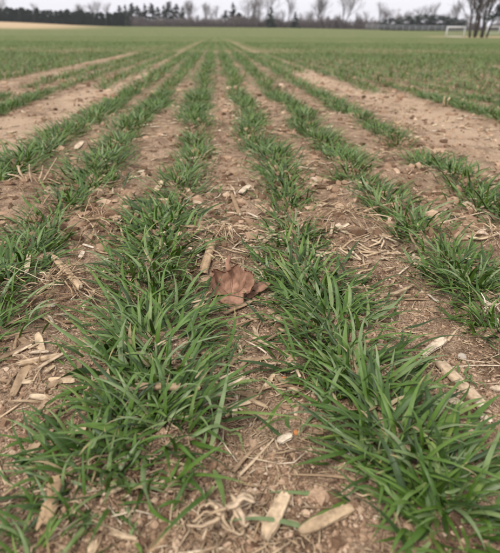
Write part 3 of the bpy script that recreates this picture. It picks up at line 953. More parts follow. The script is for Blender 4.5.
for pts, w_, lab in (
    ([(276, 470), (283, 490), (291, 510)], 2.6, 'thin straight straw pointing at the short bottom stalk'),
    ([(0, 417), (16, 409), (34, 400)], 3.0, 'thin pale straw entering from the left edge'),
    ([(426, 376), (435, 373), (444, 372)], 3.0, 'short white straw touching the long thick stalk'),
    ([(444, 372), (470, 367), (502, 365)], 3.0, 'thin brown straw running to the right edge'),
    ([(486, 351), (495, 357), (503, 363)], 3.2, 'pale straw at the right edge above the thin brown one'),
    ([(384, 253), (405, 252), (431, 254)], 2.6, 'thin level straw lying above the forked root at right'),
    ([(414, 254), (410, 265), (398, 277)], 3.4, 'forked tan root lying on the soil at right'),
    ([(356, 224), (375, 215), (395, 210), (410, 216), (418, 228)], 3.6, 'long curved tan straw arching over the right root mound'),
    ([(233, 470), (250, 452), (270, 440)], 5.0, 'flattened pale straw across the middle strip near the bottom'),
    ([(238, 474), (256, 458), (276, 438)], 4.0, 'second flattened straw lying against the first one'),
    ([(150, 497), (168, 487), (190, 470)], 5.0, 'pale straw sloping out of the left row at the bottom'),
    ([(118, 515), (135, 512), (150, 507)], 4.0, 'bent tan straw under the left row bottom blades'),
    ([(355, 484), (330, 480), (290, 478)], 4.5, 'pale straw reaching left from the bottom right tuft'),
    ([(8, 490), (0, 470), (-6, 455)], 4.0, 'pale straw leaning at the bottom left edge'),
    ([(60, 300), (84, 296), (98, 311)], 3.0, 'bent straw at the right end of the straw heap'),
    ([(48, 292), (70, 290), (92, 300)], 2.6, 'long straw lying over the straw heap'),
    ([(183, 312), (200, 316), (215, 322)], 2.6, 'pale straw under the blades left of middle strip'),
    ([(330, 244), (334, 230), (340, 215)], 3.0, 'straw running up the side of the right root mound'),
    ([(342, 252), (352, 246), (372, 240)], 2.6, 'pale straw at the foot of the right root mound'),
    ([(440, 230), (462, 222), (486, 214)], 3.0, 'tan straw lying in the gap between right hand tufts'),
    ([(456, 238), (478, 246), (500, 242)], 5.0, 'broad tan straw under the right edge tuft'),
    ([(470, 216), (484, 208), (502, 200)], 3.0, 'dark straw on the bare right wheel track edge'),
    ([(196, 214), (212, 222), (226, 232)], 2.2, 'thin root lying toward the root mat'),
    ([(222, 180), (232, 186), (236, 200)], 2.4, 'thin straw left of the bright white chip'),
    ([(94, 205), (108, 198), (126, 196)], 2.4, 'thin straw between the left wheat rows'),
    ([(306, 170), (314, 166), (322, 168)], 2.2, 'short straw between the two right wheat rows'),
    ([(296, 181), (306, 188), (318, 186)], 2.2, 'curved straw in the strip right of the right middle row'),
    ([(380, 297), (396, 292), (413, 283)], 6.0, 'broad greyish blade lying flat left of right edge tuft'),
    ([(448, 340), (455, 331), (460, 326)], 3.0, 'short grey straw on the sandy soil above the pale chip'),
    ([(120, 228), (124, 246), (118, 262)], 2.4, 'curved thin root left of the left middle row'),
):
    straw(pts, w_, lab)

# fibre heaps: a root crown or mat with its fibres as parts
def fibre_heap(name, px, py, rx_px, ry_px, n, label, wpx=2.2, hgt=0.012, prongs=(), cat='roots', core=False, curl=0.5, length=0.9, mat=None, fl=.8):
    x, y = g2(px, py); k = ppm(px, py)
    rx_, ry_ = rx_px / k, ry_px / k * 1.6
    z = float(gz(x, y))
    e = tag(empty(name, (x, y, z)), label, cat)
    if core:
        V = IV.copy()
        # subdivided lump of root-bound soil
        T = IT
        for _ in range(2):
            mid = {}; nV = list(V); nT = []
            def mp(a, b_):
                kk = (min(a, b_), max(a, b_))
                if kk not in mid:
                    mm = (nV[a] + nV[b_]) / 2; nV.append(mm / np.linalg.norm(mm)); mid[kk] = len(nV) - 1
                return mid[kk]
            for a, b_, c in T:
                ab, bc, ca = mp(a, b_), mp(b_, c), mp(c, a)
                nT += [(a, ab, ca), (b_, bc, ab), (c, ca, bc), (ab, bc, ca)]
            V = np.array(nV); T = np.array(nT)
        V = V * (1 + 0.5 * (vnoise(V[:, 0] * 2.3 + px, V[:, 1] * 2.3 + V[:, 2] * 3.1, 51) - .5)[:, None] + 0.35 * (vnoise(V[:, 0] * 6 + py, V[:, 1] * 6 + V[:, 2] * 7, 52) - .5)[:, None])
        V = V * np.array([rx_ * .62, ry_ * .5, hgt * .8])
        link('root_ball', make_mesh('root_ball', V, T, {'rnd': np.full(len(V), 0.3)}), M_CRUMB, e)
    for i in range(n):
        a = rng.uniform(0, 2 * math.pi); r0 = rng.random() ** .7 * 0.7
        p = np.array([math.cos(a) * rx_ * r0, math.sin(a) * ry_ * r0, 0])
        L = length * rng.uniform(.5, 1.2) * max(rx_, ry_ * .6)
        az = a + rng.normal(0, 1.0)
        pts = []
        el = rng.normal(0.1, 0.3)
        zz = hgt * (1 - r0) * 0.9 + rng.random() * hgt * .3
        for s in range(6):
            q_ = p.copy()
            gzl = float(gz(x + q_[0], y + q_[1])) - z
            q_[2] = max(gzl + 0.0008, gzl + zz)
            pts.append(q_)
            p = p + L / 5 * np.array([math.cos(az), math.sin(az), 0])
            zz += L / 5 * math.sin(el); el -= rng.uniform(0, .28)
            az += rng.normal(0, 0.45) * curl
        r = wpx / k / 2 * rng.uniform(.3, .95)
        V, q, T = tube(bez(pts, 12), r * np.linspace(1, .5, 12), 5, fl)
        link('fibre', make_mesh('fibre', V, [q, T]), mat or (M_STRAW if rng.random() < .45 else M_ROOT), e)
    for dx, dy, ex, ey, hh, w_ in prongs:   # stubble prongs, px offsets and height in m
        p0 = np.array([dx / k, dy / k, 0.0]); p1 = np.array([ex / k, ey / k, hh])
        m_ = (p0 + p1) / 2 + rng.normal(0, .003, 3)
        V, q, T = tube(bez([p0, m_, p1], 10), w_ / k / 2 * np.linspace(.95, .4, 10), 9, .6, True, .25)
        link('prong', make_mesh('prong', V, [q, T]), M_STALK, e)
    return e

fibre_heap('straw_heap', 55, 292, 44, 15, 46, 'tangled heap of straw and roots at left between wheat rows', 2.2, 0.014)
fibre_heap('root_mound', 348, 232, 40, 20, 46, 'mound of soil bound with tangled roots right of the middle row', 2.0, 0.020)
fibre_heap('root_mat', 226, 236, 28, 7, 34, 'fringed mat of dead roots lying across the middle strip', 2.0, 0.010)
fibre_heap('root_clod', 96, 232, 28, 13, 26, 'brown clod with roots between the two left wheat rows', 1.8, 0.018)
fibre_heap('stubble_crown', 36, 190, 26, 10, 18, 'pale stubble crown with upright prongs among the left rows', 2.2, 0.010,
           prongs=[(-8, 0, -14, 2, .030, 4), (-2, 0, -2, 0, .034, 4.5), (4, 0, 10, 2, .030, 4), (8, 2, 24, 4, .044, 3.4), (-10, 0, -24, -2, .016, 4)])
fibre_heap('stubble_crown', 397, 124, 13, 4, 8, 'pale forked stubble stub standing beside the right wheel track', 2.0, 0.006,
           prongs=[(-3, 0, -2, 0, .036, 6), (-1, 0, 8, 2, .052, 4), (2, 0, 2, 0, .014, 4)])
fibre_heap('stubble_crown', 446, 106, 9, 3, 6, 'small pale stubble stub far out on the right', 2.0, 0.006, prongs=[(-2, 0, -3, 0, .04, 5), (1, 0, 3, 1, .035, 4)])
fibre_heap('frayed_stump', 492, 314, 14, 12, 24, 'frayed pale stump at the right edge below the tuft', 2.4, 0.018, mat=M_CHIP)
fibre_heap('root_knot', 228, 528, 22, 14, 18, 'curly pale root knot lying at the bottom centre', 8.5, 0.020, core=False, curl=1.5, length=1.5, mat=M_STALK, fl=.14)
fibre_heap('root_tangle', 488, 244, 22, 9, 22, 'dark root tangle on soil at the right edge', 2.0, 0.014)
fibre_heap('root_tangle', 402, 262, 22, 8, 14, 'thin roots poking from the soil ledge above right sandy hollow', 1.5, 0.008)
fibre_heap('root_tangle', 222, 200, 20, 14, 16, 'thin roots spread over the middle strip above the mat', 1.6, 0.008, core=False)

# curled brown leaf: cupped blade, midrib, stalk
def brown_leaf():
    px, py = 230, 292
    x, y = g2(px, py); k = ppm(px, py); z = float(gz(x, y))
    e = tag(empty('curled_leaf', (x, y, z + .002)), 'curled reddish brown dead leaf lying in the middle strip', 'leaf')
    nr, na = 20, 72
    Rr = 27 / k
    def pt(u, a, s=0):
        """crumpled bowl with a lobed rim, tilted towards the camera"""
        lobe = 1 + 0.13 * math.sin(3 * a + .6) + 0.10 * math.sin(5 * a + 2) + 0.05 * math.sin(11 * a) + 0.12 * (float(vnoise(a * 5 + 40, 0.3, 64)) - .5)
        r = u * Rr * lobe
        xx, yy = r * math.cos(a) * 1.0, r * math.sin(a) * .95
        back = .5 + .5 * math.sin(a - .25)            # the far rim stands up, the near rim rolls in
        zz = Rr * u ** 2 * (0.12 + 0.75 * back + 0.22 * math.sin(2 * a + 1)) + .10 * Rr * abs(math.sin(1.5 * a)) * u
        pull = 1 - 0.34 * u ** 3 * (back + .25)
        n1 = (float(vnoise(xx / Rr * 2.6 + 9, yy / Rr * 2.6 + 4, 61)) - .5) * .46 * Rr * u + (float(vnoise(xx / Rr * 6 + 3, yy / Rr * 6, 62)) - .5) * .26 * Rr * u + (float(vnoise(xx / Rr * 15 + 3, yy / Rr * 15, 63)) - .5) * .07 * Rr * u
        return (xx * pull, yy * pull - n1 * .4, max(zz + n1, .0005) + .003 + s * .0007)
    V = []
    for s in (0, 1):
        V.append(pt(0, 0, s))
        for i in range(1, nr + 1):
            for j in range(na): V.append(pt(i / nr, 2 * math.pi * j / na, s))
    V = np.array(V); off = 1 + nr * na
    ix = lambda i, j: 1 + (i - 1) * na + j % na
    q = [(ix(i, j), ix(i, j + 1), ix(i + 1, j + 1), ix(i + 1, j)) for i in range(1, nr) for j in range(na)]
    T = [(0, ix(1, j + 1), ix(1, j)) for j in range(na)]
    q = np.array(q); T = np.array(T)
    rim = np.array([(ix(nr, j), ix(nr, j + 1), ix(nr, j + 1) + off, ix(nr, j) + off) for j in range(na)])
    bl = link('blade', make_mesh('blade', V, [q[:, ::-1], q + off, rim, T, T[:, ::-1] + off]), M_BROWN, e)
    for nm, a0, r0 in (('midrib', 1.35, .0009), ('vein', .3, .0005), ('vein', 2.3, .0005), ('vein', 3.6, .0005), ('vein', -.9, .0005)):
        P = np.array([pt(u, a0 + .25 * u * u, 1) for u in np.linspace(.03, .95, 14)]) + np.array([0, 0, .0003])
        Vt, qt, Tt = tube(P, np.linspace(r0, r0 * .5, 14), 6)
        link(nm, make_mesh(nm, Vt, [qt, Tt]), M_BROWN, bl)
    top = np.array(pt(1, 1.6, 1))
    st = bez([top - (0, .002, .003), top + np.array([-.002, .004, .004]), top + np.array([.001, .012, .009])], 8)
    Vt, qt, Tt = tube(st, np.linspace(.0034, .0024, 8), 8, .8, True, .2)
    link('stem', make_mesh('stem', Vt, [qt, Tt]), M_BROWN, e)
brown_leaf()
# a small torn leaf to its right
chip(246, 292, 268, 284, 14, 'small torn brown leaf scrap at the right of the curled leaf', mat=M_BROWN, th=.001, lift=.003, tilt=.2, name='leaf_scrap', cat='leaf')

# pebbles and a seed
def pebble(px, py, dpx, label, mat=M_STONE, name='pebble', cat='stone', fl=.7):
    x, y = g2(px, py); r = dpx / ppm(px, py) / 2
    V = []; nu, nv = 12, 8
    for j in range(nv + 1):
        ph = math.pi * j / nv
        for i in range(nu):
            th = 2 * math.pi * i / nu
            V.append((math.sin(ph) * math.cos(th) * r * 1.15, math.sin(ph) * math.sin(th) * r, math.cos(ph) * r * fl))
    V = np.array(V); V *= (1 + .22 * (vnoise(V[:, 0] / r * 1.3 + px, V[:, 1] / r * 1.3 + V[:, 2] / r, 71) - .5))[:, None]
    q = [(j * nu + i, (j + 1) * nu + i, (j + 1) * nu + (i + 1) % nu, j * nu + (i + 1) % nu) for j in range(nv) for i in range(nu)]
    o = link(name, make_mesh(name, V, np.array(q)), mat, None, (x, y, float(gz(x, y)) + r * fl * .6), (0, 0, rng.uniform(0, 6)))
    tag(o, label, cat)
pebble(53, 305, 6, 'small round pale pebble under the straw heap')
pebble(296, 437, 6, 'small orange seed beside the square pale chip', M_SEED, 'seed', 'seed')
pebble(284, 379, 6, 'orange brown pellet at the left foot of the sprawling tuft', M_SEED, 'pellet', 'seed')
pebble(462, 357, 9, 'small pale stone right of the oval wood chip')
pebble(345, 458, 10, 'pale stone half hidden behind the bottom right tuft')
pebble(445, 470, 10, 'pale stone deep in the bottom right tuft')

# loose straw bits: countable small litter, one thing each
zones = [('in the bare middle strip', 'A', 'B'), ('between the right hand wheat rows', 'B', 'D'), ('between the left hand wheat rows', 'G', 'A')]
SBIT = []
for i in range(10):
    L = rng.uniform(.012, .034); r = rng.uniform(.0008, .0019)
    P = bez([(-L / 2, 0, 0), (0, rng.normal(0, .003), rng.normal(.0008, .0008)), (L / 2, 0, 0)], 8)
    V, q, T = tube(P, r * np.linspace(1, .6, 8), 6, .45, True, .2)
    SBIT.append(make_mesh('straw_bit', V, [q, T]))
CBIT = [chip_mesh(rng.uniform(.012, .036), rng.uniform(.0025, .0065), .0012) for i in range(8)]
nbits = 0; tries = 0
while nbits < 285 and tries < 4000:
    tries += 1
    u, v = rng.uniform(5, 495), 90 + 460 * rng.random() ** 0.8
    x, y = g2(u, v)
    if float(track(x, y)) > .5 and rng.random() < .6: continue
    if min(abs(x - r_[0]) for r_ in ROWS.values()) < 0.045 and rng.random() < .75: continue
    if vnoise(x * 8, y * 8, 81) < .42: continue
    if float(track(x, y)) > .3: zl, gl = 'on the bare wheel track soil', 'straw bits on the wheel tracks'
    else:
        zz = [z_ for z_ in zones if ROWS[z_[1]][0] <= x <= ROWS[z_[2]][0]]
        zl = zz[0][0] if zz else ('at the far left beside the track' if x < 0 else 'at the far right beside the track')
        gl = 'straw bits ' + zl
    isb = rng.random() < .5
    me_ = (SBIT if isb else CBIT)[int(rng.integers(10 if isb else 8))]
    s = rng.uniform(.7, 1.3) * (1.25 if y > 1 else 1)
    o = link('straw_bit' if isb else 'husk_flake', me_, (M_STRAW if rng.random() < .7 else M_ROOT) if isb else (M_CHIP if rng.random() < .15 else M_STRAW), None, (x, y, float(gz(x, y)) + 0.0022), (rng.normal(0, .3), rng.normal(0, .12), rng.uniform(0, math.pi)), s)
    tag(o, ('small thin straw bit lying loose ' if isb else 'small flat husk flake lying loose ') + zl, 'straw' if isb else 'husk', ('' if isb else 'flakes among the ') + gl)
    nbits += 1

# tiny broad-leaved weeds
def weed(px, py, rpx, n, label):
    x, y = g2(px, py); k = ppm(px, py); z = float(gz(x, y))
    e = tag(empty('weed_patch', (x, y, z)), label, 'weed', 'low weeds in the soil')
    st = Acc()
    for i in range(n):
        a = rng.uniform(0, 6.28); rr = rpx / k * rng.random() ** .6
        p = np.array([math.cos(a) * rr, math.sin(a) * rr * 1.5, 0]); p[2] = float(gz(x + p[0], y + p[1])) - z + .0008
        hgt = rng.uniform(.002, .008)
        tip = p + np.array([rng.normal(0, .002), rng.normal(0, .002), hgt])
        V, q, T = tube(np.array([p, (p + tip) / 2, tip]), .0004, 4)
        st.add(V, q, T, along=.5, across=0, rnd=rng.random())
        if i < 40:
            L = rng.uniform(.004, .008); w = L * .4; az = rng.uniform(0, 6.28)
            P = []; 
            for t in np.linspace(0, 1, 6):
                ww = w * math.sin(math.pi * (t * .92 + .04)) ** .8
                zc = .25 * L * math.sin(t * 2.2)
                P += [(t * L, -ww / 2, zc + .1 * ww), (t * L, 0, zc), (t * L, ww / 2, zc + .1 * ww)]
            q = [(i_ * 3 + j, i_ * 3 + j + 1, i_ * 3 + j + 4, i_ * 3 + j + 3) for i_ in range(5) for j in range(2)]
            me_ = make_mesh('leaf', np.array(P), np.array(q), {'along': np.repeat(np.linspace(0, 1, 6), 3), 'across': np.tile([-1, 0, 1], 6), 'rnd': np.full(18, rng.random())})
            link('leaf', me_, M_WEED, e, tip, (0, 0, az))
    link('stem', st.mesh('stem'), M_WEED, e)
weed(224, 356, 24, 36, 'tiny green weeds on the soil below the curled leaf')
weed(210, 325, 18, 18, 'tiny weeds between the left row and the curled leaf')
weed(466, 388, 16, 14, 'tiny weeds beside the long thick stalk at right')
weed(222, 222, 18, 20, 'tiny weeds on the middle strip above the root mat')

# ------------------------------------------------------------------ the tree line
def grow_bare(height, seed, stems=1, levels=4, twig=0.015):
    """trunk, rising limbs set along it, then branches and twigs along each limb"""
    r_ = random.Random(seed)
    wood, crown = Acc(), Acc()
    def rec(p, d, L, r, lv):
        n = 5 if lv == 0 else 3
        pts = [p]; dd = d.copy()
        for i in range(n):
            dd = dd + np.array([r_.gauss(0, .09), r_.gauss(0, .09), 0.10 if lv else 0.0]); dd /= np.linalg.norm(dd)
            pts.append(pts[-1] + dd * L / n)
        P = np.array(pts)
        V, q, T = tube(P, np.linspace(r, max(r * .45, twig * .6), n + 1), 6 if lv < 2 else 3, 1, lv == 0)
        (wood if lv < 2 else crown).add(V, q, T if lv == 0 else None)
        if lv >= levels: return
        k = (9, 6, 4, 3, 3)[lv]
        for i in range(k):
            t = (0.30 if lv == 0 else 0.22) + (1 - (0.30 if lv == 0 else .22)) * (i + r_.random()) / k
            f = min(t, .999) * n; j = int(f); b = P[j] + (P[j + 1] - P[j]) * (f - j)
            a = r_.uniform(0, 6.283); ang = r_.uniform(.4, .8) if lv == 0 else r_.uniform(.45, 1.0)
            ref = np.array([0, 0, 1.0]) if abs(dd[2]) < .9 else np.array([1.0, 0, 0])
            e1 = np.cross(dd, ref); e1 /= np.linalg.norm(e1); e2 = np.cross(dd, e1)
            nd_ = dd * math.cos(ang) + (e1 * math.cos(a) + e2 * math.sin(a)) * math.sin(ang)
            nd_[2] += .12; nd_ /= np.linalg.norm(nd_)
            rec(b, nd_, L * r_.uniform(.5, .7) * ((1.25 - .75 * t) if lv == 0 else (1.15 - .45 * t)), max(r * (.55 - .2 * t), twig), lv + 1)
    for s in range(stems):
        a = 6.28 * s / max(stems, 1) + r_.random()
        lean = 0 if stems == 1 else r_.uniform(.08, .28)
        d = np.array([math.cos(a) * lean, math.sin(a) * lean, 1.0]); d /= np.linalg.norm(d)
        o = np.array([math.cos(a), math.sin(a), 0]) * (0.0 if stems == 1 else .55)
        rec(o + np.array([0, 0, -.2]), d, height * r_.uniform(.8, .95), height * (.020 if stems == 1 else .017), 0)
    return wood.mesh('trunk'), crown.mesh('crown')

def grow_conifer(height, radius, seed, n=2600, clear=0.05, shape=1.0, leaf=0.35):
    r_ = np.random.default_rng(seed)
    V, q, T = tube(np.array([(0, 0, -.2), (0.05, 0, height * .5), (0, 0.05, height * .98)]), [height * .022, height * .014, .02], 7)
    tw = Acc(); tw.add(V, q, T)
    nb = int(26 + height * 3)
    cr = Acc()
    u = np.sort(r_.random(nb))
    for t in u:
        zz = height * (clear + (1 - clear) * t)
        Lb = radius * (1 - t) ** shape * r_.uniform(.55, 1.15) + .15
        a = r_.uniform(0, 6.28); dr = r_.uniform(-.25, .2)
        e = np.array([math.cos(a) * Lb, math.sin(a) * Lb, dr * Lb])
        V, q, T = tube(np.array([(0, 0, zz), e * .5 + (0, 0, zz), e + (0, 0, zz)]), [.035, .025, .012], 3, cap=False)
        tw.add(V, q)
        m = int(n / nb * (0.4 + 1.2 * (1 - t)))
        f = r_.random(m) ** .6
        C = e[None] * f[:, None] + np.array([0, 0, zz]) + r_.normal(0, .16 + .12 * Lb * .4, (m, 3)) * np.array([1, 1, .6])
        d1 = r_.normal(0, 1, (m, 3)); d1 /= np.linalg.norm(d1, axis=1)[:, None]
        d2 = np.cross(d1, r_.normal(0, 1, (m, 3))); d2 /= np.linalg.norm(d2, axis=1)[:, None]
        s = leaf * r_.uniform(.5, 1.2, (m, 1))
        P = np.stack([C - d1 * s * .5, C + d2 * s * .22, C + d1 * s * .5, C - d2 * s * .22], 1).reshape(-1, 3)
        cr.add(P, np.arange(4 * m).reshape(m, 4))
    return tw.mesh('trunk'), cr.mesh('crown', False)

def plant_tree(name, meshes, mats, px, D, scale, label, cat, group=None, rz=None, x=None, zs=None):
    x = at(px, D) if x is None else x
    z = float(gz(x, D))
    e = tag(empty(name, (x, D, z), (0, 0, rng.uniform(0, 6.28) if rz is None else rz), scale), label, cat, group)
    if zs: e.scale = (scale, scale, scale * zs)
    link('trunk', meshes[0], mats[0], e); link('crown', meshes[1], mats[1], e)
    return e

BARE = [grow_bare(11, 11, 2), grow_bare(11, 23), grow_bare(11, 37, 3)]
BARE_M = [grow_bare(11, 51, stems=5, levels=3, twig=.02), grow_bare(11, 57, stems=4, levels=3, twig=.02)]
CEDAR = [grow_conifer(5.0, 2.1, 3, 5200, .0, .5, .55), grow_conifer(5.0, 2.2, 5, 5200, .0, .4, .55), grow_conifer(5.0, 2.0, 8, 5200, .0, .6, .55)]
PINE = [grow_conifer(10, 3.3, 13, 2600, .22, .6, .60), grow_conifer(10, 2.9, 17, 2400, .15, .8, .60), grow_conifer(10, 2.5, 19, 2200, .30, .45, .60)]
SPRUCE = [grow_conifer(7, 2.7, 29, 3400, .03, 1.0, .45)]
# px per metre of height at distance D is about 638 / D
def hm(pxh, D): return pxh * D / 638.0

# evergreen hedge at left: a line of trees the eye can just tell apart
i = 0
for px in np.arange(-14, 130, 3.4):
    D = 238 + rng.uniform(-2, 2)
    s = hm(rng.uniform(12.0, 14.5), D) / 5.0
    inf = -3 < px
    plant_tree('hedge_evergreen', CEDAR[i % 3], (M_BARK, M_EVER), px + rng.uniform(-1, 1), D, s, 'dark dense evergreen in the long hedge at the left horizon', 'tree', 'evergreens of the left hedge')
    i += 1
# taller pines behind the right half of the hedge
pines = [(121, 20), (127, 21), (133, 23), (139, 20), (146, 22), (153, 23), (159, 19), (165, 21), (170, 25), (177, 22), (183, 20)]
for j, (px, hh) in enumerate(pines):
    D = 244 + rng.uniform(-3, 6)
    plant_tree('pine_tree', PINE[j % 3], (M_BARK, M_PINE), px, D, hm(hh, D) / 10, '%s pine from the left in the tall pine group on the horizon' % ORD[j], 'tree', 'tall pines on the horizon')
plant_tree('pine_tree', PINE[1], (M_BARK, M_PINE), 233, 240, hm(24, 240) / 10, 'lone tall dark pine between bare trees left of the horizon centre', 'tree')
plant_tree('pine_tree', PINE[2], (M_BARK, M_PINE), 226, 243, hm(17, 243) / 10, 'shorter pine just left of the lone tall pine', 'tree')
plant_tree('pine_tree', CEDAR[1], (M_BARK, M_PINE), 239, 238, hm(14, 238) / 5, 'low dense evergreen just right of the lone tall pine', 'tree')
plant_tree('spruce_tree', SPRUCE[0], (M_BARK, M_EVER), 271, 226, hm(20, 226) / 7, 'pointed dark spruce near the middle of the horizon', 'tree')
plant_tree('spruce_tree', SPRUCE[0], (M_BARK, M_EVER), 295, 227, hm(16, 227) / 7, 'small dark spruce right of the pointed spruce', 'tree', rz=1.0)
bare = [(4, 19, 'leafless tree showing above the hedge at the far left edge'), (36, 15, 'faint leafless tree above the left hedge'), (80, 17, 'leafless tree above the hedge, left of the pines'),
        (98, 20, 'rounded leafless tree just left of the tall pines'), (110, 18, 'leafless tree touching the left side of the pine group'), (190, 22, 'leafless tree at the right end of the pine group'), (206, 20, 'rounded small leafless tree left of the lone tall pine'),
        (217, 17, 'low leafless tree beside the lone tall pine'), (250, 25, 'thin leafless tree right of the lone tall pine'), (261, 30, 'tall leafless tree behind the pointed spruce'),
        (288, 25, 'round leafless tree between the two spruces'), (318, 27, 'wide leafless tree right of the horizon centre'), (344, 31, 'tallest wide leafless tree right of the horizon centre'),
        (378, 22, 'slim leafless tree left of the utility pole'), (388, 18, 'small leafless tree beside the utility pole'), (424, 21, 'leafless tree above the dark shrubs at right'), (434, 22, 'second leafless tree above the dark shrubs at right'),
        (408, 16, 'low leafless tree above the left end of shrubs'), (455, 24, 'leafless tree behind the white goal')]
for j, (px, hh, lab) in enumerate(bare):
    D = 250 + rng.uniform(-6, 14)
    plant_tree('bare_tree', BARE[j % 3], (M_BARK, M_TWIG), px, D, hm(hh, D) / 11.0, lab, 'tree', 'leafless trees on the horizon')

# a second, lower rank of leafless trees filling the line
for px in (14, 26, 58, 68, 142, 156, 174, 182, 198, 212, 222, 244, 256, 276, 282, 300, 308, 328, 336, 356, 364, 372, 398, 416, 444, 466, 498):
    D = 262 + rng.uniform(0, 20)
    zone = 'above the left hedge' if px < 125 else ('among the tall pines' if px < 190 else ('in the middle of the horizon' if px < 384 else 'above the dark shrubs at right'))
    plant_tree('small_bare_tree', BARE[int(rng.integers(3))], (M_BARK, M_TWIG), px, D, hm(rng.uniform(10, 15), D) / 11.0, 'small faint leafless tree ' + zone, 'tree', 'small leafless trees ' + zone)

# brown brush along the foot of the tree line
def grow_brush(seed):
    r_ = np.random.default_rng(seed)
    st = Acc(); tw = Acc()
    for i in range(80):
        p = np.array([r_.normal(0, 1.3), r_.normal(0, .8), -.1]); d = np.array([r_.normal(0, .35), r_.normal(0, .35), 1.0]); d /= np.linalg.norm(d)
        L = r_.uniform(1.6, 3.6)
        V, q, T = tube(np.array([p, p + d * L * .5, p + d * L + r_.normal(0, .2, 3)]), [.06, .05, .03], 4, cap=False); st.add(V, q)
        for k in range(9):
            b = p + d * L * r_.uniform(.25, 1); e_ = b + r_.normal(0, .45, 3) + (0, 0, .4)
            V, q, T = tube(np.array([b, (b + e_) / 2, e_]), [.04, .035, .025], 3, cap=False); tw.add(V, q)
    return st.mesh('stems'), tw.mesh('twigs')
BRUSH = [grow_brush(i) for i in (1, 2, 3)]
for px in list(np.arange(128, 300, 4.2)) + list(np.arange(300, 384, 4.2)) + list(np.arange(384, 512, 5)):
    D = 236 + rng.uniform(-3, 3)
    x = at(px, D); z = float(gz(x, D))
    zone = 'under the tall pines' if px < 192 else ('below the leafless trees in the middle' if px < 384 else 'behind the pale fence at right')
    e = tag(empty('brush_thicket', (x, D, z), (0, 0, rng.uniform(0, 6)), rng.uniform(.5, 1.35) * (1.08 if 190 < px < 384 else 0.9)), 'low brown leafless brush ' + zone, 'shrub', 'brush ' + zone)
    a, b_ = BRUSH[int(rng.integers(3))]
    link('stems', a, M_BRUSH, e); link('twigs', b_, M_BRUSH, e)

# dark rounded evergreen shrubs at right
SHRUB = [grow_conifer(3.6, 2.6, 71, 2600, .0, .35, .40), grow_conifer(3.6, 2.8, 73, 2600, .0, .3, .40)]
for j, px in enumerate((384, 391, 399, 407, 415, 423, 431, 439, 446, 453, 461)):
    D = 214 + rng.uniform(-3, 3)
    hh = (11, 12, 13, 14, 15, 16, 16, 15, 14, 13, 12)[j]
    plant_tree('evergreen_shrub', SHRUB[j % 2], (M_BARK, M_EVER), px, D, hm(hh, D) / 3.6, '%s from the left of the dark rounded shrubs behind the pale fence' % ORD[j], 'shrub', 'dark shrubs at right')

# pale rail fence in front of the shrubs
def fence():
    D0, D1 = 205, 188
    x0, x1 = at(366, D0), at(470, D1)
    n = 17
    e = tag(empty('rail_fence', (x0, D0, float(gz(x0, D0)))), 'long pale rail fence in front of the dark shrubs at right', 'fence')
    o = np.array([x0, D0, float(gz(x0, D0))])
    P = []
    for i in range(n):
        t = i / (n - 1)
        x, y = x0 + (x1 - x0) * t, D0 + (D1 - D0) * t
        P.append(np.array([x, y, float(gz(x, y))]) - o)
    Vp, qp, Tp = tube(np.array([(0, 0, -.1), (0, 0, .9), (0, 0, 1.85)]), .09, 6)
    mp_ = make_mesh('post', Vp, [qp, Tp])
    for p in P: link('post', mp_, M_GREY, e, p)
    for hh in (0.75, 1.3, 1.75):
        for a, b_ in zip(P[:-1], P[1:]):
            V, q, T = tube(np.array([a + (0, -.12, hh), (a + b_) / 2 + (0, -.12, hh - .02), b_ + (0, -.12, hh)]), .08, 5, 1)
            link('rail', make_mesh('rail', V, [q, T]), M_GREY, e)
fence()

# utility poles
def pole(px, D, hgt, label):
    x = at(px, D); z = float(gz(x, D))
    e = tag(empty('utility_pole', (x, D, z)), label, 'pole')
    V, q, T = tube(np.array([(0, 0, -.3), (0, 0, hgt * .5), (0, 0, hgt)]), [.2, .17, .13], 8)
    link('shaft', make_mesh('shaft', V, [q, T]), M_POLE, e)
    V, q, T = tube(np.array([(-1.1, .2, hgt - .7), (0, .2, hgt - .7), (1.1, .2, hgt - .7)]), .07, 5)
    arm = link('crossarm', make_mesh('crossarm', V, [q, T]), M_POLE, e)
    for dx in (-.95, 0.35, .95):
        V, q, T = tube(np.array([(dx, .2, hgt - .68), (dx, .2, hgt - .55), (dx, .2, hgt - .42)]), [.05, .07, .04], 6)
        link('insulator', make_mesh('insulator', V, [q, T]), M_GREY, arm)
pole(397, 226, hm(22, 226), 'thin utility pole rising above the dark shrubs at right')

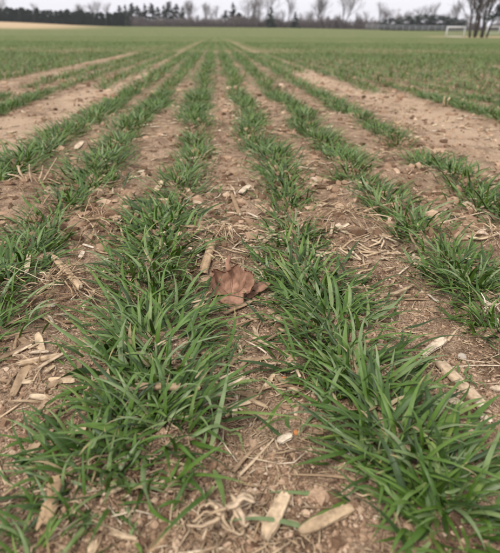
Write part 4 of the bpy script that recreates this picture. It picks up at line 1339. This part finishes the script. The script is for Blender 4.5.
# football goal
def goal(px, D, wd, hgt, rz, label):
    x = at(px, D); z = float(gz(x, D))
    e = tag(empty('football_goal', (x, D, z), (0, 0, rz)), label, 'goal')
    dp, r = 1.3, .095
    def bar(nm, pts, rr=r, mat=M_WHITE):
        V, q, T = tube(np.array(pts, float), rr, 8)
        link(nm, make_mesh(nm, V, [q, T]), mat, e)
    for s in (-1, 1):
        bar('post', [(s * wd / 2, 0, -.05), (s * wd / 2, 0, hgt / 2), (s * wd / 2, 0, hgt)])
        bar('side_brace', [(s * wd / 2, 0, hgt), (s * wd / 2, dp * .5, hgt * .5), (s * wd / 2, dp, 0.03)], .05)
        bar('ground_bar', [(s * wd / 2, 0.02, 0.03), (s * wd / 2, dp / 2, 0.03), (s * wd / 2, dp, 0.03)], .045)
    bar('crossbar', [(-wd / 2 - r, 0, hgt), (0, 0, hgt), (wd / 2 + r, 0, hgt)])
    bar('ground_bar', [(-wd / 2, dp, 0.03), (0, dp, 0.03), (wd / 2, dp, 0.03)], .045)
    net = Acc()
    for i in range(25):
        xx = -wd / 2 + wd * i / 24
        V, q, T = tube(np.array([(xx, 0.01, hgt), (xx, dp * .5, hgt * .48), (xx, dp, .04)]), .006, 3, cap=False); net.add(V, q)
    for j in range(14):
        t = j / 13
        V, q, T = tube(np.array([(-wd / 2, dp * t, hgt * (1 - t) + .04 * t), (0, dp * t, hgt * (1 - t) - .02), (wd / 2, dp * t, hgt * (1 - t) + .04 * t)]), .006, 3, cap=False); net.add(V, q)
    link('net', net.mesh('net'), M_NET, e)
goal(456.5, 116, 3.5, 1.85, R(-14), 'white football goal standing on the field at the far right')
goal(494, 165, 3.5, 1.85, R(-14), 'faint second goal behind the bare trunks at the right edge')

# bare clump of trunks at right and the evergreen above it
plant_tree('bare_tree', BARE_M[0], (M_BARK, M_TWIG), 474, 112, 1.0, 'dark leafless clump of trunks just right of the white goal', 'tree', rz=0.4)
plant_tree('bare_tree', BARE_M[1], (M_BARK, M_TWIG), 485, 110, 1.05, 'right hand leafless trunks next to the dark clump', 'tree', rz=2.0)
BIGPINE = grow_conifer(14, 4.2, 83, 9000, .27, .45, .5)
plant_tree('pine_tree', BIGPINE, (M_BARK, M_EVER), 511, 96, 1.0, 'dark evergreen boughs hanging into the top right corner', 'tree', rz=0.3)


# ------------------------------------------------------------------ thin overcast haze over the field
hz = bpy.data.materials.new('haze'); hz.use_nodes = True
hz.node_tree.nodes.clear()
ho = hz.node_tree.nodes.new('ShaderNodeOutputMaterial')
pv = hz.node_tree.nodes.new('ShaderNodeVolumePrincipled')
pv.inputs['Color'].default_value = (0.93, 0.94, 1.0, 1)
pv.inputs['Density'].default_value = 0.00025
hz.node_tree.links.new(pv.outputs[0], ho.inputs['Volume'])
x0, x1, y0, y1, z0, z1 = -720, 720, -80, 930, -4.0, 24.0
HV = np.array([(x, y, z) for z in (z0, z1) for y in (y0, y1) for x in (x0, x1)], float)
HQ = np.array([(0, 2, 3, 1), (4, 5, 7, 6), (0, 1, 5, 4), (2, 6, 7, 3), (0, 4, 6, 2), (1, 3, 7, 5)])
o = link('haze', make_mesh('haze', HV, HQ, None, False), hz); o['kind'] = 'stuff'
tag(o, 'thin pale haze over the field and the far trees', 'haze')
